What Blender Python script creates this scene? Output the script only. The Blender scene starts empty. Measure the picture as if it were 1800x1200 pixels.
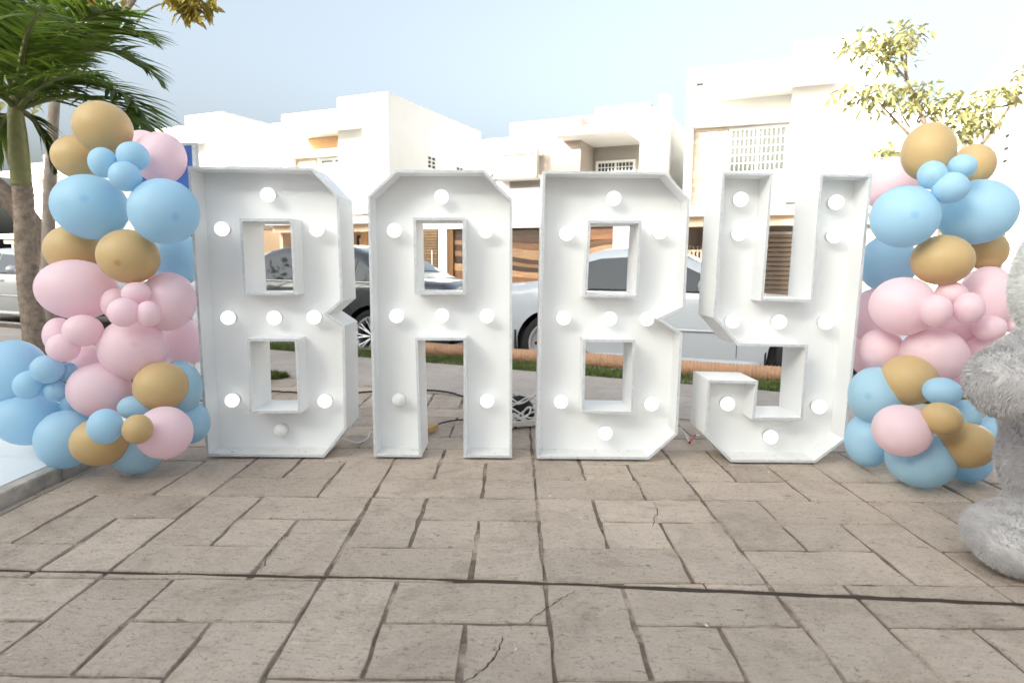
import bpy, bmesh, math, random
import numpy as np
from mathutils import Vector, Matrix
random.seed(7); rng = np.random.default_rng(7)
sc = bpy.context.scene; COL = sc.collection
# ------------------------------------------------------------------ camera
F = 1100.0; CH = 1.02; PITCH = math.atan(138 / 1100); ROLL = 0.0085
fw = np.array([0, math.cos(PITCH), -math.sin(PITCH)])
_r = np.array([1.0, 0, 0]); _u = np.cross(_r, fw)
RT = _r * math.cos(ROLL) + _u * math.sin(ROLL); UP = _u * math.cos(ROLL) - _r * math.sin(ROLL)
CP = np.array([0, 0, CH])
cam = bpy.data.cameras.new('camera'); camo = bpy.data.objects.new('camera', cam); COL.objects.link(camo)
cam.sensor_width = 36; cam.lens = 22; cam.clip_start = 0.05; cam.clip_end = 2000
camo.matrix_world = Matrix(((RT[0], UP[0], -fw[0], 0), (RT[1], UP[1], -fw[1], 0), (RT[2], UP[2], -fw[2], CH), (0, 0, 0, 1)))
cam.dof.use_dof = True; cam.dof.focus_distance = 3.15; cam.dof.aperture_fstop = 3.2
sc.camera = camo
# ------------------------------------------------------------------ light
SUN_EL = math.radians(18); SXY = Vector((-0.68, -0.73)).normalized()
TE = math.tan(SUN_EL)
world = bpy.data.worlds.new('World'); sc.world = world; world.use_nodes = True
wn = world.node_tree; wn.nodes.clear()
sky = wn.nodes.new('ShaderNodeTexSky'); sky.sky_type = 'NISHITA'; sky.sun_disc = False
sky.sun_elevation = SUN_EL; sky.sun_rotation = math.atan2(SXY.x, SXY.y)
sky.dust_density = 10.0; sky.air_density = 0.75; sky.ozone_density = 1.6
bg = wn.nodes.new('ShaderNodeBackground'); bg.inputs[1].default_value = 0.15
wo = wn.nodes.new('ShaderNodeOutputWorld')
hs = wn.nodes.new('ShaderNodeHueSaturation'); hs.inputs['Saturation'].default_value = .5      # thin high haze
wn.links.new(sky.outputs[0], hs.inputs['Color']); wn.links.new(hs.outputs[0], bg.inputs[0]); wn.links.new(bg.outputs[0], wo.inputs[0])
sl = bpy.data.lights.new('sun', 'SUN'); sl.energy = 3.2; sl.angle = math.radians(0.5); sl.color = (1, 0.93, 0.82)
so = bpy.data.objects.new('sun', sl); COL.objects.link(so)
sdir = Vector((SXY.x * math.cos(SUN_EL), SXY.y * math.cos(SUN_EL), math.sin(SUN_EL)))
so.rotation_euler = sdir.to_track_quat('Z', 'Y').to_euler(); so.location = (-6, -8, 9)
sc.view_settings.view_transform = 'Standard'; sc.view_settings.look = 'None'
sc.view_settings.gamma = 1; sc.view_settings.use_curve_mapping = False
sc.view_settings.exposure = 1.98
sc.view_settings.use_white_balance = True; sc.view_settings.white_balance_temperature = 6500; sc.view_settings.white_balance_tint = 2.5
sc.cycles.use_denoising = True
sc.cycles.max_bounces = 8; sc.cycles.diffuse_bounces = 5; sc.cycles.transmission_bounces = 4
sc.cycles.sample_clamp_indirect = 6

# ------------------------------------------------------------------ helpers
def ray(px, py): return fw + RT * ((px - 900) / F) - UP * ((py - 600) / F)
def at_z(px, py, z): d = ray(px, py); return CP + d * ((z - CH) / d[2])
def at_y(px, py, y): d = ray(px, py); return CP + d * (y / d[1])
def at_plane(px, py, p, n):
    d = ray(px, py); return CP + d * (float((np.array(p) - CP) @ n) / float(d @ n))

def mat(name, col, rough=0.6, spec=0.3, metal=0.0, var=0.0, scale=8.0, bump=0.0, bscale=60.0, coat=0.0, emit=None, estr=0.0, transl=0.0, objvar=0.0):
    m = bpy.data.materials.new(name); m.use_nodes = True; nt = m.node_tree
    b = nt.nodes['Principled BSDF']
    b.inputs['Base Color'].default_value = (*col, 1); b.inputs['Roughness'].default_value = rough
    b.inputs['Specular IOR Level'].default_value = spec; b.inputs['Metallic'].default_value = metal
    b.inputs['Coat Weight'].default_value = coat; b.inputs['Coat Roughness'].default_value = 0.05
    if emit: b.inputs['Emission Color'].default_value = (*emit, 1); b.inputs['Emission Strength'].default_value = estr
    colsock = None
    if var or bump or objvar:
        geo = nt.nodes.new('ShaderNodeNewGeometry')
    if var:
        n = nt.nodes.new('ShaderNodeTexNoise'); n.inputs['Scale'].default_value = scale; n.inputs['Detail'].default_value = 6
        nt.links.new(geo.outputs['Position'], n.inputs['Vector'])
        mr = nt.nodes.new('ShaderNodeMapRange'); mr.inputs[1].default_value = 0.3; mr.inputs[2].default_value = 0.7
        mr.inputs[3].default_value = 1 - var; mr.inputs[4].default_value = 1 + var
        nt.links.new(n.outputs['Fac'], mr.inputs[0])
        mx = nt.nodes.new('ShaderNodeMix'); mx.data_type = 'RGBA'; mx.blend_type = 'MULTIPLY'; mx.inputs[0].default_value = 1
        mx.inputs[6].default_value = (*col, 1); nt.links.new(mr.outputs[0], mx.inputs[7]); colsock = mx.outputs[2]
    if objvar:
        oi = nt.nodes.new('ShaderNodeObjectInfo'); mr = nt.nodes.new('ShaderNodeMapRange')
        mr.inputs[3].default_value = 1 - objvar; mr.inputs[4].default_value = 1 + objvar
        nt.links.new(oi.outputs['Random'], mr.inputs[0])
        mx = nt.nodes.new('ShaderNodeMix'); mx.data_type = 'RGBA'; mx.blend_type = 'MULTIPLY'; mx.inputs[0].default_value = 1
        mx.inputs[6].default_value = (*col, 1)
        if colsock: nt.links.new(colsock, mx.inputs[6])
        nt.links.new(mr.outputs[0], mx.inputs[7]); colsock = mx.outputs[2]
    if colsock: nt.links.new(colsock, b.inputs['Base Color'])
    if bump:
        n = nt.nodes.new('ShaderNodeTexNoise'); n.inputs['Scale'].default_value = bscale; n.inputs['Detail'].default_value = 5
        nt.links.new(geo.outputs['Position'], n.inputs['Vector'])
        bp = nt.nodes.new('ShaderNodeBump'); bp.inputs['Strength'].default_value = bump; bp.inputs['Distance'].default_value = 0.01
        nt.links.new(n.outputs['Fac'], bp.inputs['Height']); nt.links.new(bp.outputs[0], b.inputs['Normal'])
    if transl:
        t = nt.nodes.new('ShaderNodeBsdfTranslucent'); t.inputs[0].default_value = (*col, 1)
        if colsock: nt.links.new(colsock, t.inputs[0])
        ms = nt.nodes.new('ShaderNodeMixShader'); ms.inputs[0].default_value = transl
        nt.links.new(b.outputs[0], ms.inputs[1]); nt.links.new(t.outputs[0], ms.inputs[2])
        nt.links.new(ms.outputs[0], nt.nodes['Material Output'].inputs[0])
    return m

class MB:
    def __init__(s): s.v = []; s.f = []; s.mi = []
    def add(s, vs, fs, mi=0):
        o = len(s.v); s.v += [tuple(map(float, p)) for p in vs]
        s.f += [tuple(i + o for i in f) for f in fs]; s.mi += [mi] * len(fs); return s
    def box(s, x0, x1, y0, y1, z0, z1, mi=0):
        return s.add([(x0, y0, z0), (x1, y0, z0), (x1, y1, z0), (x0, y1, z0), (x0, y0, z1), (x1, y0, z1), (x1, y1, z1), (x0, y1, z1)],
                     [(0, 3, 2, 1), (4, 5, 6, 7), (0, 1, 5, 4), (1, 2, 6, 5), (2, 3, 7, 6), (3, 0, 4, 7)], mi)
    def tube(s, pts, rad, n=8, mi=0, cap=True):
        pts = [Vector(p) for p in pts]; m = len(pts)
        if not hasattr(rad, '__len__'): rad = [rad] * m
        vs = []; up = None
        for i, p in enumerate(pts):
            t = (pts[min(i + 1, m - 1)] - pts[max(i - 1, 0)]).normalized()
            if up is None: up = Vector((0, 0, 1)) if abs(t.z) < 0.9 else Vector((1, 0, 0))
            a = t.cross(up).normalized(); b = a.cross(t).normalized(); up = b
            for k in range(n):
                an = 2 * math.pi * k / n; vs.append(p + (a * math.cos(an) + b * math.sin(an)) * rad[i])
        fs = [(i * n + k, i * n + (k + 1) % n, (i + 1) * n + (k + 1) % n, (i + 1) * n + k) for i in range(m - 1) for k in range(n)]
        if cap: fs += [tuple(range(n - 1, -1, -1)), tuple((m - 1) * n + k for k in range(n))]
        return s.add(vs, fs, mi)
    def lathe(s, prof, n=24, mi=0, axis='z', o=(0, 0, 0)):
        vs = []
        for r, h in prof:
            for k in range(n):
                a = 2 * math.pi * k / n; c, d = r * math.cos(a), r * math.sin(a)
                p = (c, d, h) if axis == 'z' else ((c, h, d) if axis == 'y' else (h, c, d))
                vs.append((p[0] + o[0], p[1] + o[1], p[2] + o[2]))
        m = len(prof)
        fs = [(i * n + k, i * n + (k + 1) % n, (i + 1) * n + (k + 1) % n, (i + 1) * n + k) for i in range(m - 1) for k in range(n)]
        return s.add(vs, fs, mi)
    def mesh(s, name, mats, smooth=False, recalc=True):
        me = bpy.data.meshes.new(name); me.from_pydata(s.v, [], s.f)
        for m in (mats if isinstance(mats, (list, tuple)) else [mats]): me.materials.append(m)
        if any(s.mi): me.polygons.foreach_set('material_index', s.mi)
        if recalc:
            bm = bmesh.new(); bm.from_mesh(me); bmesh.ops.recalc_face_normals(bm, faces=bm.faces); bm.to_mesh(me); bm.free()
        if smooth:
            me.polygons.foreach_set('use_smooth', [True] * len(me.polygons))
            if smooth != True: me.set_sharp_from_angle(angle=math.radians(smooth))
        me.update(); return me
    def obj(s, name, mats, parent=None, smooth=False, recalc=True):
        return link(name, s.mesh(name, mats, smooth, recalc), parent)
def link(name, me, parent=None):
    o = bpy.data.objects.new(name, me); COL.objects.link(o)
    if parent: o.parent = parent
    return o
def tag(o, label=None, cat=None, group=None, kind=None):
    if label: o['label'] = label
    if cat: o['category'] = cat
    if group: o['group'] = group
    if kind: o['kind'] = kind
    return o
def empty(name, loc=(0, 0, 0), rz=0.0):
    o = bpy.data.objects.new(name, None); COL.objects.link(o); o.location = loc; o.rotation_euler = (0, 0, rz); o.empty_display_size = .1; return o
def bevel(o, w=0.004, seg=2):
    md = o.modifiers.new('bevel', 'BEVEL'); md.width = w; md.segments = seg; md.limit_method = 'ANGLE'; return o
def raw_mesh(name, V, Fc, m, smooth=False):
    """fast mesh from numpy arrays (all faces same size)"""
    me = bpy.data.meshes.new(name); V = np.asarray(V, np.float32); Fc = np.asarray(Fc, np.int32); k = Fc.shape[1]
    me.vertices.add(len(V)); me.vertices.foreach_set('co', V.ravel())
    me.loops.add(Fc.size); me.loops.foreach_set('vertex_index', Fc.ravel())
    me.polygons.add(len(Fc)); me.polygons.foreach_set('loop_start', np.arange(0, Fc.size, k, dtype=np.int32))
    me.materials.append(m); me.update(calc_edges=True)
    if smooth: me.polygons.foreach_set('use_smooth', [True] * len(me.polygons))
    return me

# street frame: T along the street (to the right), N away from the viewer
T = np.array([0.9152, -0.4031, 0]); N = np.array([0.4031, 0.9152, 0]); ST = math.atan2(T[1], T[0])
GL = np.array([0.0, 5.93, 0])          # a point on the near grass edge
def street(t, d, z=0.0): p = GL + T * t + N * d; return (p[0], p[1], z)

# ------------------------------------------------------------------ ground materials
def stone_mat(name, base, dark, spots=True, objvar=0.1):
    m = bpy.data.materials.new(name); m.use_nodes = True; nt = m.node_tree; L = nt.links; b = nt.nodes['Principled BSDF']
    b.inputs['Roughness'].default_value = 0.78; b.inputs['Specular IOR Level'].default_value = 0.22
    g = nt.nodes.new('ShaderNodeNewGeometry')
    def noise(sc_, det=6, dist=0.0, mp=None, rough=0.55):
        n = nt.nodes.new('ShaderNodeTexNoise'); n.inputs['Scale'].default_value = sc_; n.inputs['Detail'].default_value = det
        n.inputs['Distortion'].default_value = dist; n.inputs['Roughness'].default_value = rough
        if mp:
            k = nt.nodes.new('ShaderNodeMapping'); k.inputs['Scale'].default_value = mp; L.new(g.outputs['Position'], k.inputs[0]); L.new(k.outputs[0], n.inputs['Vector'])
        else: L.new(g.outputs['Position'], n.inputs['Vector'])
        return n.outputs['Fac']
    def rng_(s, a, b_, c, d):
        r = nt.nodes.new('ShaderNodeMapRange'); r.inputs[1].default_value = a; r.inputs[2].default_value = b_; r.inputs[3].default_value = c; r.inputs[4].default_value = d
        L.new(s, r.inputs[0]); return r.outputs[0]
    def mix(fac, a, c, mode='MIX'):
        x = nt.nodes.new('ShaderNodeMix'); x.data_type = 'RGBA'; x.blend_type = mode
        if isinstance(fac, float): x.inputs[0].default_value = fac
        else: L.new(fac, x.inputs[0])
        for i, s in ((6, a), (7, c)):
            if isinstance(s, tuple): x.inputs[i].default_value = (*s, 1)
            else: L.new(s, x.inputs[i])
        return x.outputs[2]
    c = mix(rng_(noise(1.3, 5), .35, .68, 0, 1), base, tuple(x * .82 for x in base))
    c = mix(rng_(noise(3.4, 8, 1.0, None, .7), .50, .72, 0, .8), c, tuple(x * .95 for x in dark))
    c = mix(rng_(noise(7, 9, .8, None, .72), .48, .74, 0, .62), c, dark)
    c = mix(rng_(noise(70, 5, 0, None, .7), .35, .7, .25, 0), c, tuple(x * 1.25 for x in base))
    if spots:
        c = mix(rng_(noise(30, 9, .9, (1, 2.4, 1), .78), .55, .66, 0, .9), c, tuple(x * .55 for x in dark))
        c = mix(rng_(noise(85, 5, 0, None, .65), .60, .68, 0, .7), c, tuple(x * .5 for x in dark))
        c = mix(rng_(noise(2.6, 6, .4), .6, .78, 0, .5), c, tuple(x * .85 for x in dark))
    if objvar:
        oi = nt.nodes.new('ShaderNodeObjectInfo'); c = mix(1.0, c, rng_(oi.outputs['Random'], 0, 1, 1 - objvar, 1 + objvar), 'MULTIPLY')
    L.new(c, b.inputs['Base Color'])
    h = nt.nodes.new('ShaderNodeMath'); h.operation = 'ADD'
    L.new(rng_(noise(26, 9, .5, (1, 2, 1), .7), .3, .75, 1, 0), h.inputs[0]); L.new(rng_(noise(190, 4), .2, .8, 0, .35), h.inputs[1])
    bp = nt.nodes.new('ShaderNodeBump'); bp.inputs['Strength'].default_value = .8; bp.inputs['Distance'].default_value = .009
    L.new(h.outputs[0], bp.inputs['Height']); L.new(bp.outputs[0], b.inputs['Normal'])
    return m
M_paver = stone_mat('stamped_concrete', (.61, .51, .425), (.30, .235, .182))
M_joint = mat('joint_dirt', (.2, .158, .128), .95, .1, var=.3, scale=30, bump=.6, bscale=120)
M_walk = stone_mat('sidewalk_concrete', (.54, .475, .43), (.33, .28, .245), spots=False, objvar=0)
M_road = stone_mat('road_concrete', (.30, .25, .22), (.2, .165, .14), spots=False, objvar=0)
M_kerb = mat('kerb_concrete', (.44, .41, .37), .85, .2, var=.25, scale=14, bump=.5, bscale=60)
M_soil = mat('soil', (.15, .115, .085), .95, .1, var=.3, scale=12, bump=.7, bscale=50)
M_white = mat('white_paint', (.80, .805, .81), .5, .35, var=.015, scale=3, bump=.05, bscale=25)
M_edge = mat('grey_edge_band', (.58, .6, .62), .6, .3, var=.1, scale=40)
def chips(m, col, lo, hi, sc_):
    nt = m.node_tree; L = nt.links; b = nt.nodes['Principled BSDF']; src = b.inputs['Base Color'].links[0].from_socket
    g = nt.nodes.new('ShaderNodeNewGeometry'); n = nt.nodes.new('ShaderNodeTexNoise'); n.inputs['Scale'].default_value = sc_; n.inputs['Detail'].default_value = 8; n.inputs['Roughness'].default_value = .7
    L.new(g.outputs['Position'], n.inputs['Vector']); r = nt.nodes.new('ShaderNodeMapRange'); r.inputs[1].default_value = lo; r.inputs[2].default_value = hi; L.new(n.outputs['Fac'], r.inputs[0])
    x = nt.nodes.new('ShaderNodeMix'); x.data_type = 'RGBA'; L.new(r.outputs[0], x.inputs[0]); L.new(src, x.inputs[6]); x.inputs[7].default_value = (*col, 1); L.new(x.outputs[2], b.inputs['Base Color'])
M_dirty = mat('white_paint_scuffed', (.77, .765, .75), .6, .3, var=.05, scale=14, bump=.1, bscale=30)
chips(M_dirty, (.33, .25, .18), .60, .68, 30); chips(M_white, (.62, .61, .60), .66, .80, 9); chips(M_edge, (.38, .34, .30), .66, .74, 26)
chips(M_joint, (.48, .40, .33), .50, .62, 3.1); chips(M_joint, (.10, .078, .06), .55, .7, 7)
M_glow = mat('lit_bulb', (.9, .9, .9), .3, .5, emit=(1, .985, .96), estr=.24)
M_off = mat('unlit_bulb', (.93, .93, .92), .15, .5, transl=.35)
M_sock = mat('bulb_socket', (.62, .62, .62), .5, .3)
M_wall = mat('white_stucco', (.83, .82, .80), .85, .2, var=.03, scale=1.2, bump=.1, bscale=40)
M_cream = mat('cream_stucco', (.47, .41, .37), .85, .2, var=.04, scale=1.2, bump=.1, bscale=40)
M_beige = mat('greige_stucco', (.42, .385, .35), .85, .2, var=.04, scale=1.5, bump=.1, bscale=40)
M_tan = mat('tan_plaster', (.62, .47, .35), .85, .2, var=.05, scale=2)
M_ora = mat('warm_lit_plaster', (.75, .48, .26), .85, .2, var=.05, scale=2)  # orange tint is warm reflected light put into the plaster colour
M_brown = mat('brown_louvre', (.055, .038, .028), .45, .4)
M_wglass = mat('house_glass', (.06, .065, .06), .12, .3)
M_wframe = mat('white_window_bars', (.8, .8, .79), .5, .3)
M_dkframe = mat('dark_brown_frame', (.09, .055, .035), .5, .3)
M_gstone = mat('facade_stone', (.62, .53, .44), .85, .2, var=.15, scale=9, objvar=.14)
M_black = mat('black_rubber', (.018, .018, .018), .75, .25, bump=.2, bscale=120)
M_cable_k = mat('black_cable', (.015, .015, .016), .5, .3)
M_cable_w = mat('white_cable', (.7, .67, .64), .5, .3)
M_chrome = mat('chrome', (.75, .76, .78), .12, .5, 1.0)
M_alloy = mat('alloy_rim', (.62, .63, .65), .28, .5, .8)
M_cglass = mat('car_glass', (.025, .03, .036), .04, .6, coat=.4)
M_carw = mat('white_car_paint', (.38, .405, .445), .3, .4, coat=.7)
M_cark = mat('black_car_paint', (.028, .03, .034), .22, .5, coat=1.0)
M_cars = mat('silver_car_paint', (.56, .57, .57), .3, .5, .25, coat=.8)
M_dark = mat('dark_plastic', (.02, .02, .021), .6, .3)
M_red = mat('red_lamp', (.42, .02, .02), .15, .5)

# ------------------------------------------------------------------ terrain
def sheet(name, x0, x1, y0, y1, z, m, rot=0, loc=(0, 0, 0)):
    o = MB().add([(x0, y0, 0), (x1, y0, 0), (x1, y1, 0), (x0, y1, 0)], [(0, 1, 2, 3)]).obj(name, m, recalc=False)
    o.location = (loc[0], loc[1], z); o.rotation_euler.z = rot; return tag(o, kind='structure')
sheet('ground', -400, 400, -400, 400, -.30, M_soil)
road = sheet('road', -60, 60, .62, 8.2, -.21, M_road, ST, GL); tag(road, 'tan grey concrete street surface under the parked cars')
walk = MB().box(-60, 60, -1.25, -.004, -.25, .004).obj('sidewalk', M_walk); walk.location = GL; walk.rotation_euler.z = ST; tag(walk, 'smooth grey concrete sidewalk behind the letters', kind='structure')
verge = MB().box(-60, 60, 0, .46, -.25, -.012).obj('verge', M_soil); verge.location = GL; verge.rotation_euler.z = ST; tag(verge, kind='structure')
kerb = MB()
for k in range(-14, 14):
    kerb.box(k * 2.0 + .006, k * 2.0 + 1.994, .462, .60, -.28, -.005)
kerb = kerb.obj('kerb', M_kerb); kerb.location = GL; kerb.rotation_euler.z = ST; tag(kerb, kind='structure'); bevel(kerb, .015)
fwalk = MB().box(-60, 60, 8.2, 10.2, -.32, -.08).obj('far_sidewalk', M_walk); fwalk.location = GL; fwalk.rotation_euler.z = ST; tag(fwalk, kind='structure')
flot = MB().box(-60, 60, 10.2, 60, -.34, -.10).obj('far_lot', M_walk); flot.location = GL; flot.rotation_euler.z = ST; tag(flot, kind='structure')

# patio of stamped pavers: pinwheel modules of 0.72 m
patio = MB().add([(-2.2, -2.6, 0), (6.5, -2.6, 0), (6.5, 7.6, 0), (-2.2, 7.6, 0)], [(0, 1, 2, 3)]).obj('patio', M_joint, recalc=False)
patio.location = (0, 0, -.006); tag(patio, 'stamped concrete patio of pinwheel pavers', kind='structure')
def clip(poly, a, n):                     # keep the side where (p-a).n > 0
    out = []
    for i in range(len(poly)):
        p, q = poly[i], poly[(i + 1) % len(poly)]; dp = (p[0] - a[0]) * n[0] + (p[1] - a[1]) * n[1]; dq = (q[0] - a[0]) * n[0] + (q[1] - a[1]) * n[1]
        if dp >= 0: out.append(p)
        if dp * dq < 0:
            t = dp / (dp - dq); out.append((p[0] + (q[0] - p[0]) * t, p[1] + (q[1] - p[1]) * t))
    return out
def area(p): return .5 * sum(p[i][0] * p[(i + 1) % len(p)][1] - p[(i + 1) % len(p)][0] * p[i][1] for i in range(len(p)))
def inset(poly, d):
    n = len(poly); out = []
    for i in range(n):
        p0, p1, p2 = (np.array(poly[i - 1]), np.array(poly[i]), np.array(poly[(i + 1) % n]))
        e1 = (p1 - p0) / (np.linalg.norm(p1 - p0) + 1e-9); e2 = (p2 - p1) / (np.linalg.norm(p2 - p1) + 1e-9)
        n1 = np.array([-e1[1], e1[0]]); n2 = np.array([-e2[1], e2[0]]); k = 1 + n1 @ n2
        out.append(tuple(p1 + (n1 + n2) * d / max(k, .35)))
    return out
def paver_geo(poly, r, coarse=False):
    """stone with an uneven rounded edge"""
    poly = inset(poly, r.uniform(.0005, .004)); pts = []; step = .24 if coarse else .075
    for i in range(len(poly)):
        p, q = np.array(poly[i]), np.array(poly[(i + 1) % len(poly)]); l = np.linalg.norm(q - p); k = max(1, round(l / step))
        e = (q - p) / (l + 1e-9); nn = np.array([-e[1], e[0]])
        for j in range(k):
            pts.append(p + (q - p) * (j / k) + nn * (r.uniform(-.0035, .0055) if not coarse else 0) + ((e + nn) * .002 if j == 0 else 0))
    pts = np.array(pts); c = pts.mean(0); n = len(pts)
    top = [(x, y, r.uniform(-.0008, .0008)) for x, y in (pts + (c - pts) * (.006 / np.maximum(np.linalg.norm(pts - c, axis=1), .05))[:, None])]
    bot = [(x, y, -.016) for x, y in pts]
    return top + bot, [tuple(range(n))] + [(i, i + n, (i + 1) % n + n, (i + 1) % n) for i in range(n)]
JOINT = [(-3, 2.03), (-1.68, 1.953), (-.835, 1.938), (0.0, 1.912), (.81, 1.855), (1.574, 1.803), (3, 1.70), (7, 1.42)]
def jy(x):
    for (a, b), (c, d) in zip(JOINT, JOINT[1:]):
        if x <= c: return b + (d - b) * (x - a) / (c - a)
    return JOINT[-1][1]
U_ = .24; pieces = []
for i in range(-4, 9):
    for j in range(-4, 8):
        X0 = .115 + .72 * i; Y0 = 1.91 + .72 * j
        for (a, b, c, d) in ((0, 1, 1, 3), (1, 2, 3, 3), (1, 1, 2, 2), (2, 0, 3, 2), (0, 0, 2, 1)):
            P = [(X0 + a * U_, Y0 + b * U_), (X0 + c * U_, Y0 + b * U_), (X0 + c * U_, Y0 + d * U_), (X0 + a * U_, Y0 + d * U_)]
            P = clip(P, (-2.085, 0), (1, 0)); 
            if len(P) < 3: continue
            P = clip(P, (GL - N * 1.265)[:2], (-N)[:2])
            if len(P) < 3: continue
            xm = sum(p[0] for p in P) / len(P); e = .01
            jn = np.array([-(jy(xm + .3) - jy(xm - .3)), .6]); jn /= np.linalg.norm(jn)
            for sg in (1, -1):
                Q = clip(P, (xm, jy(xm) + sg * e * .75), jn * sg)
                if len(Q) >= 3 and area(Q) > .002: pieces.append(Q)
def seen(Q):
    c = np.array([sum(p[0] for p in Q) / len(Q), sum(p[1] for p in Q) / len(Q), 0]); d = c - CP; z = d @ fw
    if z < .3: return 9e9
    x = abs(d @ RT) / z; return (c[1] if (x < .92 and c[1] > 1.3) else 1e6 + c[1] + abs(c[0]))
pieces.sort(key=seen)
rp = random.Random(3)
for Q in pieces[:295]:
    cx, cy = sum(p[0] for p in Q) / len(Q), sum(p[1] for p in Q) / len(Q)
    v, f = paver_geo([(x - cx, y - cy) for x, y in Q], rp)
    o = MB().add(v, f).obj('paver', M_paver, patio, recalc=False); o.location = (cx, cy, .006 + rp.uniform(-.0015, .0015))
rest = MB()
for Q in pieces[295:]: rest.add(*paver_geo(Q, rp, True))
o = rest.obj('paver_field', M_paver, patio, recalc=False); o.location.z = .006; tag(o, kind='stuff')
# porch of white tiles with a concrete kerb on the left
porch = MB().box(-9, -2.16, -2.6, 4.18, -.2, .052).obj('porch', mat('porch_screed', (.5, .49, .47), .8, .2)); tag(porch, 'low porch of large white tiles left of the patio', kind='structure')
M_tile = mat('porch_tile', (.80, .81, .82), .28, .45, var=.03, scale=2)
tme = MB().box(-.297, .297, -.297, .297, 0, .012).mesh('tile', M_tile)
for i in range(6):
    for j in range(-4, 7):
        t = link('tile', tme, porch); t.location = (-2.46 - .6 * i, .0 + .6 * j + .25, .0525)
pk = MB()
for k in range(-2, 3): pk.box(-2.158, -2.092, k * 1.36 + .1 + .003, k * 1.36 + 1.46 - .003, -.2, .066)
pk = bevel(pk.obj('kerb_edge', M_kerb, porch), .01)
bed = sheet('planting_bed', -14, -2.1, 4.1, 7.2, -.02, M_soil); tag(bed, 'brown planting bed behind the porch')

# ------------------------------------------------------------------ houses across the street
P0 = at_y(1195, 462, 17.0); P0[2] = 0
def house_root(name, label, t0):
    p = P0 + T * t0; o = empty(name, (p[0], p[1], -.10), ST); return tag(o, label, 'house')
def part(name, m, par, *boxes, bev=0, label=None):
    b = MB()
    for x in boxes: b.box(*x)
    o = b.obj(name, m, par)
    if bev: bevel(o, bev)
    if label: o['label'] = label
    return o
Zb = .10   # root sits at -0.10, heights below were measured from the patio level
def window(par, x0, x1, y, z0, z1, nx, nz, bars=True, sash=2):
    w = part('window', M_wframe, par, (x0 - .07, x1 + .07, y - .05, y + .04, z1, z1 + .07), (x0 - .10, x1 + .10, y - .09, y + .04, z0 - .08, z0),
             (x0 - .07, x0, y - .05, y + .04, z0, z1), (x1, x1 + .07, y - .05, y + .04, z0, z1))
    part('pane', M_wglass, w, (x0, x1, y - .005, y + .01, z0, z1))
    s = MB()
    for k in range(1, sash): xm = x0 + (x1 - x0) * k / sash; s.box(xm - .03, xm + .03, y - .035, y - .006, z0, z1)
    s.obj('sash', M_wframe, w)
    if bars:
        g = MB()
        for k in range(1, nx): xm = x0 + (x1 - x0) * k / nx; g.box(xm - .009, xm + .009, y - .075, y - .057, z0, z1)
        for k in range(1, nz): zm = z0 + (z1 - z0) * k / nz; g.box(x0, x1, y - .056, y - .04, zm - .011, zm + .011)
        g.obj('window_bars', M_wframe, w)
    return w
def facade_stones(par, x0, x1, z0, z1, y, seed):
    r = random.Random(seed); z = z0; ms = [MB().box(0, w, -.03 - d, .0, 0, .105).mesh('stone', M_gstone) for w, d in ((.42, 0), (.3, .008), (.22, .004))]
    while z < z1 - .05:
        x = x0
        while x < x1 - .02:
            k = r.randrange(3); w = (.42, .3, .22)[k]; o = link('stone', ms[k], par); o.location = (x, y, z)
            if x + w > x1: o.scale.x = (x1 - x) / w
            if z + .105 > z1: o.scale.z = (z1 - z) / .105
            x += w + .006
        z += .111
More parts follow.
